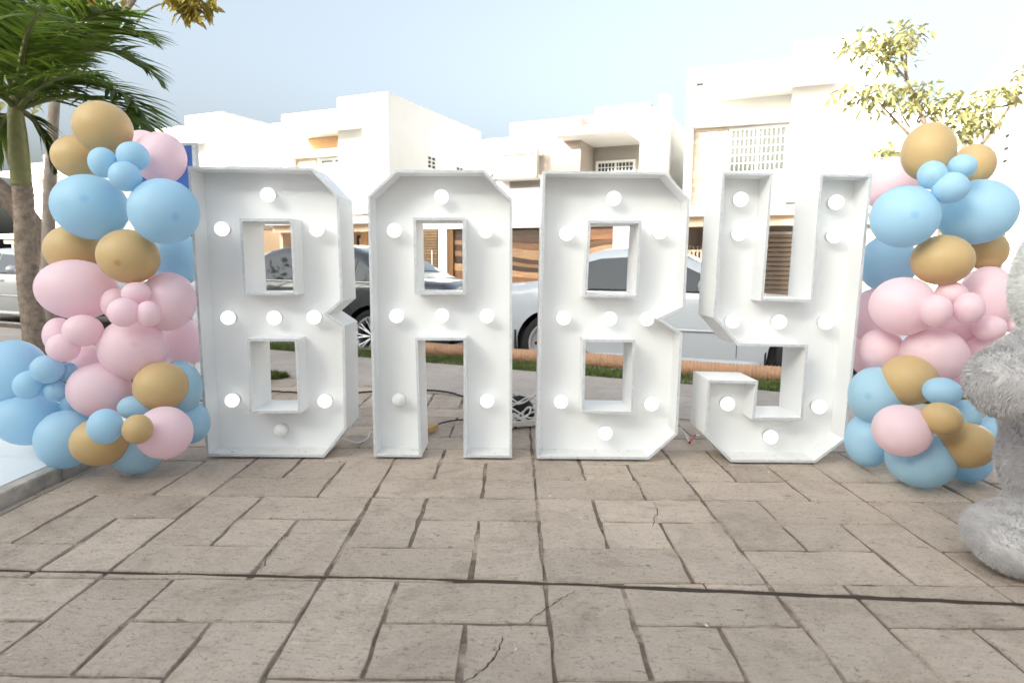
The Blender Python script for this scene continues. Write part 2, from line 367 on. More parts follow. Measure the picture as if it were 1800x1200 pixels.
def town_house(label, t0, orange=False, stone=True, shutter=False, ground='gate', seed=1, w2=2.52, xr=4.5, lot=8.3):
    h = house_root('town_house', label, t0); z = Zb
    # portal frame, recessed wall, tower, rear block
    part('wall', M_wall, h, (0, w2, .55, 6.5, 2.55, 5.75 + z), label='white upper wall set back inside the portal')
    part('portal_frame', M_wall, h, (0, .16, 0, 6.5, 2.55 + z, 6.05 + z), (.16, w2, 0, 6.5, 5.80 + z, 6.05 + z), bev=.01)
    part('tower', M_wall, h, (w2, xr, -.12, 6.5, 2.62 + z, 6.36 + z), bev=.01, label='taller white block beside the portal')
    rb = part('rear_block', M_wall, h, (0, lot, 6.503, 12, -.1, 6.05 + z))
    window(h, xr + .5, xr + 1.9, 6.49, 4.3, 4.62 + z, 4, 3, True, 2)
    part('awning', M_wall, h, (.55, w2 + .95, -1.05, .545 if not orange else .545, 5.3 + z, 5.5 + z), bev=.01)
    part('ledge', M_wall, h, (.165, w2 - .003, .10, .545, 4.62 + z, 4.80 + z))
    if orange: part('recess', M_ora, h, (.7, w2 - .002, .50, .548, 4.82 + z, 5.28 + z), label='plaster strip under the awning, coloured orange for warm reflected light')
    if stone:
        sp = part('stone_panel', M_gstone, h, (.17, 1.02, .50, .548, 2.75, 4.60 + z)); facade_stones(sp, .17, 1.02, 2.75, 4.6 + z, .50, seed)
    if shutter:
        w = window(h, 1.25, w2 - .15, .54, 3.3, 4.5 + z, 2, 2, False, 2)
        sm = MB().box(-.5, .5, -.02, .0, -.022, .022).mesh('shutter_slat', M_wframe)
        for k in range(22):
            s = link('shutter_slat', sm, w); s.location = (1.25 + (w2 - 1.4) / 2, .50, 3.35 + k * .054); s.scale.x = (w2 - 1.4) * .98; s.rotation_euler.x = .5
    else:
        window(h, 1.12, w2 - .10, .54, 3.55, 4.5 + z, 12, 5, True, 2)
    # ground floor: canopy, columns, recessed wall
    part('canopy', M_wall, h, (-.05, xr, -.9, .55, 2.32, 2.545), (0, w2, .55, 6.5, 2.40, 2.545), bev=.01)
    part('canopy_soffit_beam', M_tan, h, (0, xr, -.6, -.35, 2.08, 2.318))
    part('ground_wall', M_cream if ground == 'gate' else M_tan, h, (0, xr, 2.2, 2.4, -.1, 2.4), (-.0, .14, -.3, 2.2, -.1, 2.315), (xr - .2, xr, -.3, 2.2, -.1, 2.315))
    if ground == 'gate':
        part('pier', M_tan, h, (1.55, 2.02, -.52, -.2, -.1, 2.078))
        g = part('louvre_gate', M_brown, h, (2.05, 2.12, -.5, -.42, -.1, 1.86), (4.2, 4.27, -.5, -.42, -.1, 1.86), (2.05, 4.27, -.5, -.42, 1.86, 1.93))
        sm = MB().box(2.12, 4.2, -.012, .012, -.055, .055).mesh('louvre_slat', M_brown)
        for k in range(17): s = link('louvre_slat', sm, g); s.location = (0, -.46, .0 + k * .115); s.rotation_euler.x = -.6
        bg_ = part('bar_gate', M_tan, h, (.2, 1.5, -.48, -.44, 1.45, 1.49), (.2, 1.5, -.48, -.44, .05, .09))
        bm_ = MB().box(-.022, .022, -.02, .02, 0, 1.5).mesh('picket', mat('tan_iron', (.62, .5, .38), .6, .3))
        fm_ = MB().lathe([(0, .09), (.012, .07), (.028, .03), (.02, .012), (.008, 0)], 8).mesh('finial', M_dkframe, True)
        for k in range(14):
            s = link('picket', bm_, bg_); s.location = (.22 + k * .097, -.46, .0); f = link('finial', fm_, bg_); f.location = (.22 + k * .097, -.46, 1.51)
    else:
        d = part('door', M_dkframe, h, (1.45, 1.55, 2.12, 2.198, -.1, 2.0), (2.35, 2.45, 2.12, 2.198, -.1, 2.0), (1.45, 2.45, 2.12, 2.198, 2.0, 2.1), label='brown framed glazed door')
        part('pane', M_wframe, d, (1.56, 2.34, 2.15, 2.19, -.05, 1.99)); part('stile', M_dkframe, d, (1.9, 1.96, 2.13, 2.149, -.1, 2.0))
        part('column', M_ora, h, (2.95, 3.2, .4, .65, -.1, 2.398)); part('side_panel', M_wall, h, (3.5, 4.2, 2.1, 2.195, .4, 2.0))
    return h
hA = town_house('white town house partly behind the blue board, second tower from the left', -20.85, stone=False, shutter=True, ground='door', seed=4)
hB = town_house('white town house with orange strip under its awning and shuttered window', -13.75, orange=True, stone=True, shutter=True, ground='door', seed=2)
hC = town_house('tall white town house with barred window behind the letter Y', 0.0, ground='gate', seed=3)
hZ = town_house('white town house farthest left, behind the palm trunk', -29.6, stone=False, shutter=True, ground='door', seed=5); hZ.scale.z = .86
# vents on the side wall of hB and small window on hA
def side_vent(h, y, z, label=None):
    v = part('vent', M_wframe, h, (4.501, 4.53, y, y + .62, z, z + .06), (4.501, 4.53, y, y + .62, z + .44, z + .5), (4.501, 4.53, y, y + .06, z + .06, z + .44), (4.501, 4.53, y + .56, y + .62, z + .06, z + .44), (4.501, 4.53, y + .28, y + .34, z + .06, z + .44))
    part('vent_hole', M_dark, v, (4.501, 4.506, y + .06, y + .56, z + .06, z + .44)); part('vent_slat', M_wframe, v, (4.507, 4.525, y + .06, y + .56, z + .16, z + .2), (4.507, 4.525, y + .06, y + .56, z + .3, z + .34))
side_vent(hB, 2.2, 4.30 + Zb); side_vent(hB, 4.3, 4.22 + Zb); side_vent(hA, 2.6, 4.3 + Zb)
# house with the wooden garage door
hG = house_root('garage_house', 'cream and white house with a patterned wood garage door between A and second B', -8.0); z = Zb
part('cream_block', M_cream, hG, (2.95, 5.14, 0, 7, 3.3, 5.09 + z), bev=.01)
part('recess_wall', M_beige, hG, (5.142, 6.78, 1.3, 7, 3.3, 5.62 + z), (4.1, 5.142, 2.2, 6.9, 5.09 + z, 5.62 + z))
part('white_block', M_wall, hG, (6.782, 7.43, .1, 7, 2.9, 5.2 + z), bev=.01)
part('pillar', M_wall, hG, (7.40, 7.62, -.6, .098, -.1, 5.32 + z), bev=.01)
part('awning', M_wall, hG, (4.6, 6.6, -.75, 1.298, 4.46 + z, 4.68 + z), bev=.01)
window(hG, 5.30, 6.35, 1.28, 3.2 + z, 3.98 + z, 10, 6, True, 2)
part('balcony', M_wall, hG, (2.84, 3.9, -.5, -.002, 3.55 + z, 4.08 + z), (2.7, 4.0, -.62, -.002, 4.082 + z, 4.2 + z), (2.7, 4.0, -.62, -.002, 3.42 + z, 3.548 + z), bev=.01)
part('post', M_cream, hG, (3.94, 4.06, -.60, -.48, 3.4 + z, 4.35 + z))
part('front_wall', M_wall, hG, (-.2, 7.62, .0, .3, 2.06 + z, 3.42 + z), (.5, .8, .0, .3, -.1, 2.06 + z), (6.14, 7.40, .0, .3, -.1, 2.06 + z), bev=.006)
part('front_block', M_wall, hG, (1.0, 7.4, .302, 7.2, 3.2, 3.38 + z), (1.0, 7.4, 6.9, 12, -.1, 3.2))
gd = part('garage_door', mat('garage_frame', (.17, .085, .035), .45, .3), hG, (.8, 6.14, .16, .2, -.1, 2.06 + z), (.805, 1.0, .06, .158, -.1, 2.055 + z), label='garage door of radiating wood planks')
def wood_mat(name, a, b):
    m = bpy.data.materials.new(name); m.use_nodes = True; nt = m.node_tree; L = nt.links; p = nt.nodes['Principled BSDF']; p.inputs['Roughness'].default_value = .42
    tc = nt.nodes.new('ShaderNodeTexCoord'); mp = nt.nodes.new('ShaderNodeMapping'); mp.inputs['Scale'].default_value = (1.2, 1.2, 11)
    n = nt.nodes.new('ShaderNodeTexNoise'); n.inputs['Scale'].default_value = 1.6; n.inputs['Detail'].default_value = 7; n.inputs['Distortion'].default_value = 1.2
    oi = nt.nodes.new('ShaderNodeObjectInfo'); ad = nt.nodes.new('ShaderNodeVectorMath'); L.new(tc.outputs['Object'], mp.inputs[0]); L.new(mp.outputs[0], ad.inputs[0])
    mu = nt.nodes.new('ShaderNodeMath'); mu.operation = 'MULTIPLY'; mu.inputs[1].default_value = 37; L.new(oi.outputs['Random'], mu.inputs[0]); L.new(mu.outputs[0], ad.inputs[1]); L.new(ad.outputs[0], n.inputs['Vector'])
    cr = nt.nodes.new('ShaderNodeValToRGB'); cr.color_ramp.elements[0].position = .3; cr.color_ramp.elements[1].position = .72; cr.color_ramp.elements[0].color = (*a, 1); cr.color_ramp.elements[1].color = (*b, 1); L.new(n.outputs['Fac'], cr.inputs[0])
    mx = nt.nodes.new('ShaderNodeMix'); mx.data_type = 'RGBA'; mx.blend_type = 'MULTIPLY'; mx.inputs[0].default_value = 1; mr = nt.nodes.new('ShaderNodeMapRange'); mr.inputs[3].default_value = .35; mr.inputs[4].default_value = 1.9
    L.new(oi.outputs['Random'], mr.inputs[0]); L.new(cr.outputs[0], mx.inputs[6]); L.new(mr.outputs[0], mx.inputs[7]); L.new(mx.outputs[2], p.inputs['Base Color']); return m
M_wood = wood_mat('garage_wood', (.10, .042, .018), (.30, .15, .068))
W4 = [wood_mat('garage_wood_dark', (.033, .013, .006), (.08, .035, .016)), wood_mat('garage_wood_mid', (.066, .028, .012), (.14, .063, .027)), wood_mat('garage_wood_red', (.09, .036, .015), (.16, .07, .03)), wood_mat('garage_wood_light', (.16, .086, .042), (.27, .165, .09))]
XL, XM, XR_, H0, H1 = 1.02, 3.93, 6.12, -.08, 2.13
def fan(xa, xb, order):
    rows = [(-.08, .14, -.08, .10), (.14, .40, .10, .42), (.40, .62, .42, .66), (.62, .82, .66, .84), (.82, 1.02, .84, .97), (1.02, 1.20, .97, 1.07), (1.20, 1.42, 1.07, 1.20), (1.42, 1.60, 1.20, 1.50), (1.60, 1.78, 1.50, 1.72), (1.78, 1.96, 1.72, 1.93), (1.96, 2.13, 1.93, 2.13)]
    for k, (a0, a1, c0, c1) in enumerate(rows):
        a0, a1 = a0 + .30 * math.sin(a0 * 1.45) * (1 if .3 < a0 < 1.7 else .2), a1 + .30 * math.sin(a1 * 1.45) * (1 if .3 < a1 < 1.7 else .2)
        a0, a1 = min(a0, 2.12), min(max(a1, a0 + .02), 2.13)
        m = MB(); seg = 10; vs = []; y = .148 - .018 * (k % 2)
        for i in range(seg + 1):
            f = i / seg; x = xa + (xb - xa) * f; g = f * f * (3 - 2 * f)
            lo = a0 + (c0 - a0) * g; hi = max(a1 + (c1 - a1) * g - .014, lo + .004)
            vs += [(x, y, lo), (x, y, hi), (x, .1585, lo), (x, .1585, hi)]
        fs = []
        for i in range(seg): a = i * 4; b = a + 4; fs += [(a, b, b + 1, a + 1), (a + 1, b + 1, b + 3, a + 3), (a, a + 2, b + 2, b)]
        m.add(vs, fs).obj('plank', W4[order[k]], gd)
fan(XL, XM - .003, [0, 2, 1, 3, 1, 3, 0, 3, 1, 2, 0]); fan(XR_, XM + .003, [1, 0, 2, 3, 2, 1, 3, 1, 0, 2, 1])
M_slat = mat('slat_wood', (.21, .135, .07), .5, .3, var=.2, scale=6, objvar=.25)
sg = empty('slat_screen', tuple((P0 + T * -8.42 - N * .05)[:2]) + (-.1,), ST); tag(sg, 'brown horizontal slat screen beside the garage house', 'screen')
part('screen_backing', M_brown, sg, (0, .9, .04, .07, 0, 2.15)); part('screen_post', M_wframe, sg, (.72, .75, -.04, -.02, .6, 1.5))
sm = MB().box(0, .9, -.0, .039, -.03, .03).mesh('slat', M_slat)
for k in range(24): s = link('slat', sm, sg); s.location.z = .08 + k * .088
# house at the right edge, seen from its left side
hD = house_root('right_house', 'white house wall with stepped roofline at the right edge', 7.05)
part('tower', M_wall, hD, (0, 4.5, -.15, 1.25, -.1, 6.55 + z), bev=.01); part('wall', M_wall, hD, (.03, 4.5, 1.252, 7.5, -.1, 6.0 + z), bev=.01)
irm = MB().box(-.03, .0, 0, .22, -.02, .02).mesh('step_iron', M_dark)
for k in range(3): s = link('step_iron', irm, hD); s.location = (0, .35, 3.5 + .28 * k)
part('window', M_dkframe, hD, (-.03, .0, -.1, .7, 1.0, 2.3))
# unseen houses behind the viewer, height and span set for their shade
HN = 2.35 + (10.4 / .73) * TE
nb = empty('near_house', (0, 0, 0)); tag(nb, 'unseen white house front behind the viewer, sized to shade the patio', 'house')
part('wall', M_wall, nb, (-17, -1.2, -10, -6.0, -.1, HN - .2)); part('parapet', M_wall, nb, (-17.0, -1.18, -10, -5.95, HN - .198, HN))
part('door', M_dkframe, nb, (-3.2, -2.2, -5.998, -5.94, 0, 2.1)); part('garage_panel', mat('garage_panel', (.6, .6, .6), .5, .3), nb, (-9.6, -5.2, -5.998, -5.95, 0, 2.3))
tb = empty('tall_shade_block', (0, 0, 0)); HT = 3.3 + (25.5 / .73) * TE  # added block, height set to throw shade across the street
tag(tb, 'unseen tall white block added behind the viewer on the left for its shade', 'house'); part('wall', M_wall, tb, (-60, -17.03, -10, -5.8, -.1, HT))

# ------------------------------------------------------------------ cars
def make_car(name, label, paint, L=4.5, H=1.42, hw=.86, rims='steel', deck=.96, flaps=False, cab=0.0):
    root = empty(name); tag(root, label, 'car', 'cars parked along the near kerb')
    s = L / 4.5; xr, xf, R = 1.0 * s, 3.65 * s, .335
    tops = [(0, .60), (.02, .80), (.06, .92), (.14, deck), (.62, deck + .03), (.80, deck + .08), (1.27 + cab * .1, H - .10), (1.55 + cab * .1, H - .02), (2.05 + cab * .5, H), (2.5 + cab, H - .025), (2.72 + cab, H - .07), (3.05 + cab, H - .22), (3.42 + cab, deck + .06 + cab * .2), (3.58 + cab, deck + .005 + cab * .2), (4.0 + cab * .5, deck - .06 + cab * .12), (4.3, deck - .15), (4.42, deck - .24), (4.48, .60), (4.5, .52)]
    tops = [(a * s, b) for a, b in tops]
    def zt(x): return float(np.interp(x, [a for a, b in tops], [b for a, b in tops]))
    def zb(x):
        b = float(np.interp(x, [0, .06, .3 * s, L - .3 * s, L - .06, L], [.42, .28, .21, .19, .25, .40]))
        for c in (xr, xf):
            d = abs(x - c)
            if d < .40: b = max(b, R + math.sqrt(max(.40 ** 2 - d * d, 0)) - .02)
        return b
    def wd(x, zz):
        t = hw * (1 - .13 * abs((x - L / 2) / (L / 2)) ** 5)
        k = float(np.interp(zz, [.18, .32, .58, .80, .93, H - .12, H], [.94, .975, 1.0, .99, .965, .735, .69]))
        e = (zt(x) - zz) / .10
        return t * k - (.06 * (1 - max(e, 0)) ** 2 if e < 1 else 0)
    xs = sorted(set([round(a, 4) for a, b in tops] + [round(c + .4 * math.cos(math.pi * k / 14), 4) for c in (xr, xf) for k in range(15)] + [round(v, 4) for v in np.linspace(.2, L - .2, 30)] + [round(v, 4) for v in (.01, .04, .1, L - .03, L - .06, L - .1)]))
    nr, na = 14, 8; V = []; 
    for x in xs:
        zz = [zb(x) + (zt(x) - zb(x)) * (1 - (1 - i / (nr - 1)) ** 1.5) for i in range(nr)]
        sec = [(x, -wd(x, q), q) for q in zz]; wt = wd(x, zt(x))
        sec += [(x, wt * (2 * k / na - 1), zt(x) + .03 * (1 - (2 * k / na - 1) ** 2)) for k in range(1, na)]
        sec += [(x, wd(x, q), q) for q in reversed(zz)]; V += sec
    m = 2 * nr + na - 1; Fs = [(i * m + k, i * m + k + 1, (i + 1) * m + k + 1, (i + 1) * m + k) for i in range(len(xs) - 1) for k in range(m - 1)]
    Fs += [tuple(range(m)), tuple((len(xs) - 1) * m + k for k in range(m - 1, -1, -1))]
    MB().add(V, Fs).obj('body', paint, root, 38)
    un = MB().box(.3, L - .3, -hw + .12, hw - .12, .2, .5); un.obj('underbody', M_dark, root)
    for c in (xr, xf):
        for sd in (-1, 1):
            a = MB(); pr = [(c + .405 * math.cos(q), R - .02 + .405 * math.sin(q)) for q in np.linspace(-.35, math.pi + .35, 18)]
            a.add([(x, sd * (hw - .02 - o), q) for o in (.03, .33) for x, q in pr] + [(c, sd * (hw - .35), R)], [(k, k + 1, 18 + k + 1, 18 + k) for k in range(17)] + [(18 + k, 18 + k + 1, 36) for k in range(17)])
            a.obj('wheel_arch', M_dark, root)
    # glass
    def side_glass(nm, xa, xb, sd, z0=deck + .015):
        n = 12; vs = []
        for i in range(n + 1):
            x = xa + (xb - xa) * i / n; hi = max(zt(x) - .095, z0 + .004)
            for q in (0, .5, 1): vs.append((x, sd * (wd(x, z0 + (hi - z0) * q) + .007), z0 + (hi - z0) * q))
        return MB().add(vs, [(i * 3 + k, (i + 1) * 3 + k, (i + 1) * 3 + k + 1, i * 3 + k + 1) for i in range(n) for k in (0, 1)])
    for sd in (-1, 1):
        side_glass('', .98 * s, 1.28 * s, sd).obj('quarter_window', M_cglass, root, True)
        side_glass('', 1.31 * s, (2.10 + cab * .5) * s, sd).obj('door_window', M_cglass, root, True)
        side_glass('', (2.15 + cab * .5) * s, (3.12 + cab) * s, sd).obj('door_window', M_cglass, root, True)
        # belt moulding, sill, door seams, handles
        t = MB(); xx = np.linspace(.95 * s, (3.2 + cab) * s, 24); t.tube([(x, sd * (wd(x, deck) + .004), deck + .002) for x in xx], .010, 6); t.obj('belt_moulding', M_chrome if rims == 'alloy' else M_dark, root, True)
        for xd in (1.33, 2.12 + cab * .5, 3.18 + cab * .6):
            q = MB(); zz = np.linspace(.30, deck - .01, 14); q.tube([(xd * s - (.16 * max(0, (.62 - v)) if xd == 1.33 else 0), sd * (wd(xd * s, v) + .0005), v) for v in zz], .0035, 4); q.obj('door_seam', M_dark, root)
        for xd in (1.52, 2.32 + cab * .5):
            hb = MB(); hb.tube([(xd * s + k * .045, sd * (wd(xd * s, .84) + (.008 if k in (0, 4) else .028)), .84) for k in range(5)], .013, 6); hb.obj('door_handle', M_chrome if rims == 'alloy' else paint, root, True)
        t = MB(); xx = np.linspace(xr + .46, xf - .46, 20); t.tube([(x, sd * (wd(x, .56) + .002), .56) for x in xx], .016, 6); t.obj('rub_strip', paint, root, True)
        t = MB(); t.tube([(x, sd * (wd(x, .235) + .0), .235) for x in xx], .042, 8); t.obj('sill', paint, root, True)
        mr = MB(); mr.lathe([(0, -.1), (.06, -.09), (.085, -.03), (.08, .05), (.0, .08)], 12, 0, 'y', ((3.02 + cab) * s, sd * (hw + .10), deck + .07)); mr.tube([((3.02 + cab) * s, sd * (hw - .06), deck + .03), ((3.02 + cab) * s, sd * (hw + .05), deck + .06)], .02, 6); mr.obj('mirror', M_dark if rims == 'alloy' else paint, root, True)
        tl = MB(); vs = []
        for i in range(5):
            x = .012 + .07 * i; 
            for q in (.66, .76, .86): vs.append((x, sd * (wd(x, min(q, zt(x) - .02)) + .008), min(q, zt(x) - .02)))
        tl.add(vs, [(i * 3 + k, (i + 1) * 3 + k, (i + 1) * 3 + k + 1, i * 3 + k + 1) for i in range(4) for k in (0, 1)]).obj('tail_light', M_red, root, True)
        hl = MB(); vs = []
        for i in range(5):
            x = L - .04 - .09 * i
            for q in (.56, .62, .68): vs.append((x, sd * (wd(x, min(q, zt(x) - .02)) + .008), min(q, zt(x) - .02)))
        hl.add(vs, [(i * 3 + k, (i + 1) * 3 + k, (i + 1) * 3 + k + 1, i * 3 + k + 1) for i in range(4) for k in (0, 1)]).obj('headlight', M_chrome, root, True)
    def top_glass(nm, xa, xb):
        n = 8; vs = []
        for i in range(n + 1):
            x = xa + (xb - xa) * i / n; wt = wd(x, zt(x)) - .03
            for k in range(7): u = k / 3 - 1; vs.append((x, wt * u, zt(x) + .03 * (1 - u * u) + .008))
        MB().add(vs, [(i * 7 + k, (i + 1) * 7 + k, (i + 1) * 7 + k + 1, i * 7 + k + 1) for i in range(n) for k in range(6)]).obj(nm, M_cglass, root, True)
    top_glass('rear_window', .84 * s, 1.28 * s); top_glass('windscreen', (2.74 + cab) * s, (3.40 + cab) * s)
    pl = part('number_plate', M_wframe, root, (-.012, -.002, -.24, .24, .66, .78)); part('rear_bumper_strip', M_dark, root, (-.015, .02, -.6, .6, .5, .54))
    # wheels
    for c in (xr, xf):
        for sd in (-1, 1):
            w = empty('wheel'); w.parent = root; w.location = (c, sd * (hw - .115), R); w.rotation_euler.z = 0 if sd < 0 else math.pi
            link('tyre', TYRE, w); link('rim', RIM[rims], w)
            if flaps: part('mud_flap', M_dark, root, (c - .425, c - .405, min(sd * (hw - .02), sd * (hw - .26)), max(sd * (hw - .02), sd * (hw - .26)), .10, .48))
    return root
TYRE = MB().lathe([(.225, -.10), (.29, -.115), (.325, -.09), (.335, -.04), (.335, .04), (.325, .09), (.29, .11), (.22, .10), (.22, -.09), (.225, -.10)], 40, 0, 'y').mesh('tyre', M_black, 50)
def rim_alloy():
    b = MB(); b.lathe([(.232, -.092), (.245, -.112), (.228, -.112), (.21, -.09), (.21, .08)], 40, 0, 'y'); b.lathe([(0, -.10), (.045, -.10), (.055, -.085), (.055, .02)], 20, 0, 'y')
    for k in range(10):
        a = k * math.pi / 5
        for o in (-.085, .085):
            b.tube([(.045 * math.cos(a), -.085, .045 * math.sin(a)), (.15 * math.cos(a + o * .9), -.095, .15 * math.sin(a + o * .9)), (.226 * math.cos(a + o * 1.3), -.098, .226 * math.sin(a + o * 1.3))], [.012, .009, .009], 6)
    b.lathe([(.0, .02), (.2, .02)], 24, 1, 'y'); return b.mesh('rim', [M_alloy, M_dark], 45)
def rim_steel():
    b = MB(); b.lathe([(.232, -.09), (.245, -.112), (.225, -.11), (.205, -.075), (.12, -.06), (.09, -.085), (.0, -.09)], 36, 0, 'y')
    for k in range(10):
        a = k * math.pi / 5; b.lathe([(0, -.083), (.018, -.082), (.022, -.06)], 8, 1, 'y', (.165 * math.cos(a), 0, .165 * math.sin(a)))
    return b.mesh('rim', [M_alloy, M_dark], 45)
RIM = {'alloy': rim_alloy(), 'steel': rim_steel()}
RZ = -.21; CA = -math.radians(21.5)
def place(car, wheel_px, xw, ang, near_side):
    # put the near wheel (local x = xw, y = near_side) at the photographed spot
    p = at_z(wheel_px[0], wheel_px[1], RZ + .335); off = Vector((xw, near_side, 0)); off.rotate(Matrix.Rotation(ang, 3, 'Z'))
    car.location = (p[0] - off.x, p[1] - off.y, RZ); car.rotation_euler.z = ang
wc = make_car('white_car', 'white sedan parked behind the second letter B and the Y', M_carw, 4.5, 1.40, .85, 'steel', .95, True, -.36); place(wc, (965, 605), 1.0, CA, -.85)
kc = make_car('black_car', 'black sedan with spoked alloy wheels parked between first letter B and A', M_cark, 4.6, 1.43, .9, 'alloy', .98); place(kc, (654, 592), 1.0 * 4.6 / 4.5, math.pi + CA, .9)
s3 = make_car('silver_car', 'silver sedan partly hidden by the palm trunk', M_cars, 4.5, 1.42, .86, 'steel', .96); place(s3, (78, 545), 3.65, CA - .03, -.86)

# ------------------------------------------------------------------ marquee letters
LY = 3.148; LD = .26; LP = .135; TH = .013
NY = np.array([0, 1.0, 0])
def seg_obj(a, b, a2, b2, root, dirty):
    v = [(a[0], 0, a[1]), (b[0], 0, b[1]), (b2[0], 0, b2[1]), (a2[0], 0, a2[1])]; v += [(x, LD, q) for x, _, q in v]
    m = MB().add(v, [(0, 1, 2, 3)], 1).add([], []); m.f += [(4, 7, 6, 5), (0, 4, 5, 1), (1, 5, 6, 2), (2, 6, 7, 3), (3, 7, 4, 0)]; m.mi += [0] * 5
    return m.obj('side_board', [M_dirty if dirty else M_white, M_edge], root)
def letter(name, label, outline, holes, bulbs, off, y0, yaw=0.0):
    pl = np.array([0, y0, 0])
    def loc(px, py, dy=0): p = at_y(px, py, y0 + dy); return p[0], p[2]
    O = [loc(*q) for q in outline]; Hs = [[loc(*q) for q in h] for h in holes]
    zmin = min(p[1] for p in O); cx = sum(p[0] for p in O) / len(O)
    fix = lambda P: [(x - cx, max(q - zmin, 0) if q - zmin > .012 else 0.0) for x, q in P]
    O = fix(O); Hs = [fix(h) for h in Hs]
    if area(O) < 0: O = O[::-1]
    Hs = [h if area(h) < 0 else h[::-1] for h in Hs]          # holes run the other way: inset goes into the material
    root = empty(name, (cx, y0, .0125)); tag(root, label, 'letter', 'marquee letters')
    for P in [O] + Hs:
        I = inset(P, TH)
        for i in range(len(P)):
            j = (i + 1) % len(P); low = (P[i][1] < .02 and P[j][1] < .02); seg_obj(P[i], P[j], I[i], I[j], root, low)
    bm = bmesh.new(); eds = []
    for P in [O] + Hs:
        I = inset(P, TH - .004); vs = [bm.verts.new((x, LP, q)) for x, q in I]; eds += [bm.edges.new((vs[i], vs[(i + 1) % len(vs)])) for i in range(len(vs))]
    bmesh.ops.triangle_fill(bm, use_beauty=True, use_dissolve=False, edges=eds)
    r = bmesh.ops.extrude_face_region(bm, geom=bm.faces[:]); bmesh.ops.translate(bm, vec=(0, .008, 0), verts=[g for g in r['geom'] if isinstance(g, bmesh.types.BMVert)])
    bmesh.ops.recalc_face_normals(bm, faces=bm.faces); me = bpy.data.meshes.new('back_panel'); bm.to_mesh(me); bm.free(); me.materials.append(M_white); link('back_panel', me, root)
    for k, (bx, by) in enumerate(bulbs):
        on = k not in off; x, q = loc(bx, by, LP - .048); x -= cx; q -= zmin
        b = link('bulb', BULB[on], root); b.location = (x, LP - .046, q); 
        if not on: b['label'] = 'unlit bulb'
        s = link('socket', SOCK, b)
    return root
def bulb_mesh(m):
    pr = [(0.0001, -.0365)] + [(.0365 * math.sin(a), -.0365 * math.cos(a)) for a in np.linspace(.12, 2.5, 16)] + [(.020, .036)]
    return MB().lathe(pr, 28, 0, 'y').mesh('bulb', m, True)
BULB = {True: bulb_mesh(M_glow), False: bulb_mesh(M_off)}
SOCK = MB().lathe([(.0001, .030), (.023, .030), (.024, .036), (.030, .0455), (.0001, .0455)], 20, 0, 'y').mesh('socket', M_sock, 40)
letter('marquee_letter', 'leftmost white marquee letter B beside the left balloons, with one unlit bulb',
       [(330, 298), (548, 300.5), (596, 350), (603, 535), (576, 558), (606, 578), (609, 759), (570, 806), (363, 807)],
       [[(426, 394.5), (510, 395), (516, 519), (433, 520)], [(439, 604.5), (518, 606), (524, 727), (443.5, 727.5)]],
       [(471, 348), (390, 408), (557, 409), (401, 564), (482, 564), (552, 563), (408, 709), (571, 710), (493, 762)], (8,), LY - .005)
letter('marquee_letter', 'white marquee letter A with bulbs, second letter of the word',
       [(646, 349.6), (695, 303.8), (851, 303.8), (900.5, 355), (900, 809), (814.7, 807.5), (814.7, 603), (734.5, 603), (741, 806), (657, 805.5)],
       [[(731, 392), (812.5, 392), (813.5, 517.5), (733.5, 518)]],
       [(776, 351), (693, 410), (854, 411), (697, 560), (777, 559), (856, 560), (856, 709), (701, 707)], (7,), LY + .012)
letter('marquee_letter', 'white marquee letter B between the A and the Y, all bulbs lit',
       [(954, 306), (1171, 307.5), (1213, 355.6), (1204, 546.6), (1163.4, 566.3), (1200, 590.6), (1191, 768), (1140.5, 812.3), (943.5, 809)],
       [[(1038.5, 397.7), (1123, 398), (1117, 523.7), (1032, 522.8)], [(1029.6, 606), (1112, 606.5), (1108.4, 728), (1027, 726.6)]],
       [(1079, 354), (996, 416), (1160, 413), (991, 564), (1072, 565), (1137, 566), (986, 711), (1145, 715), (1064, 766)], (), LY + .004)
letter('marquee_letter', 'white marquee letter Y beside the right balloons',
       [(1270, 306.6), (1359.5, 308.4), (1342, 528.7), (1424.5, 530.6), (1442, 309.8), (1533.5, 311), (1487, 777), (1433, 817), (1284, 816), (1238, 769), (1244.5, 671.7), (1333, 674), (1326.5, 737), (1406.7, 738), (1415.8, 614.4), (1296.3, 612), (1254, 563)],
       [], [(1302, 355), (1299, 415), (1470, 360), (1467, 419), (1288, 569), (1370, 570), (1452, 571), (1279, 714), (1440, 719), (1355, 772)], (), LY - .027)

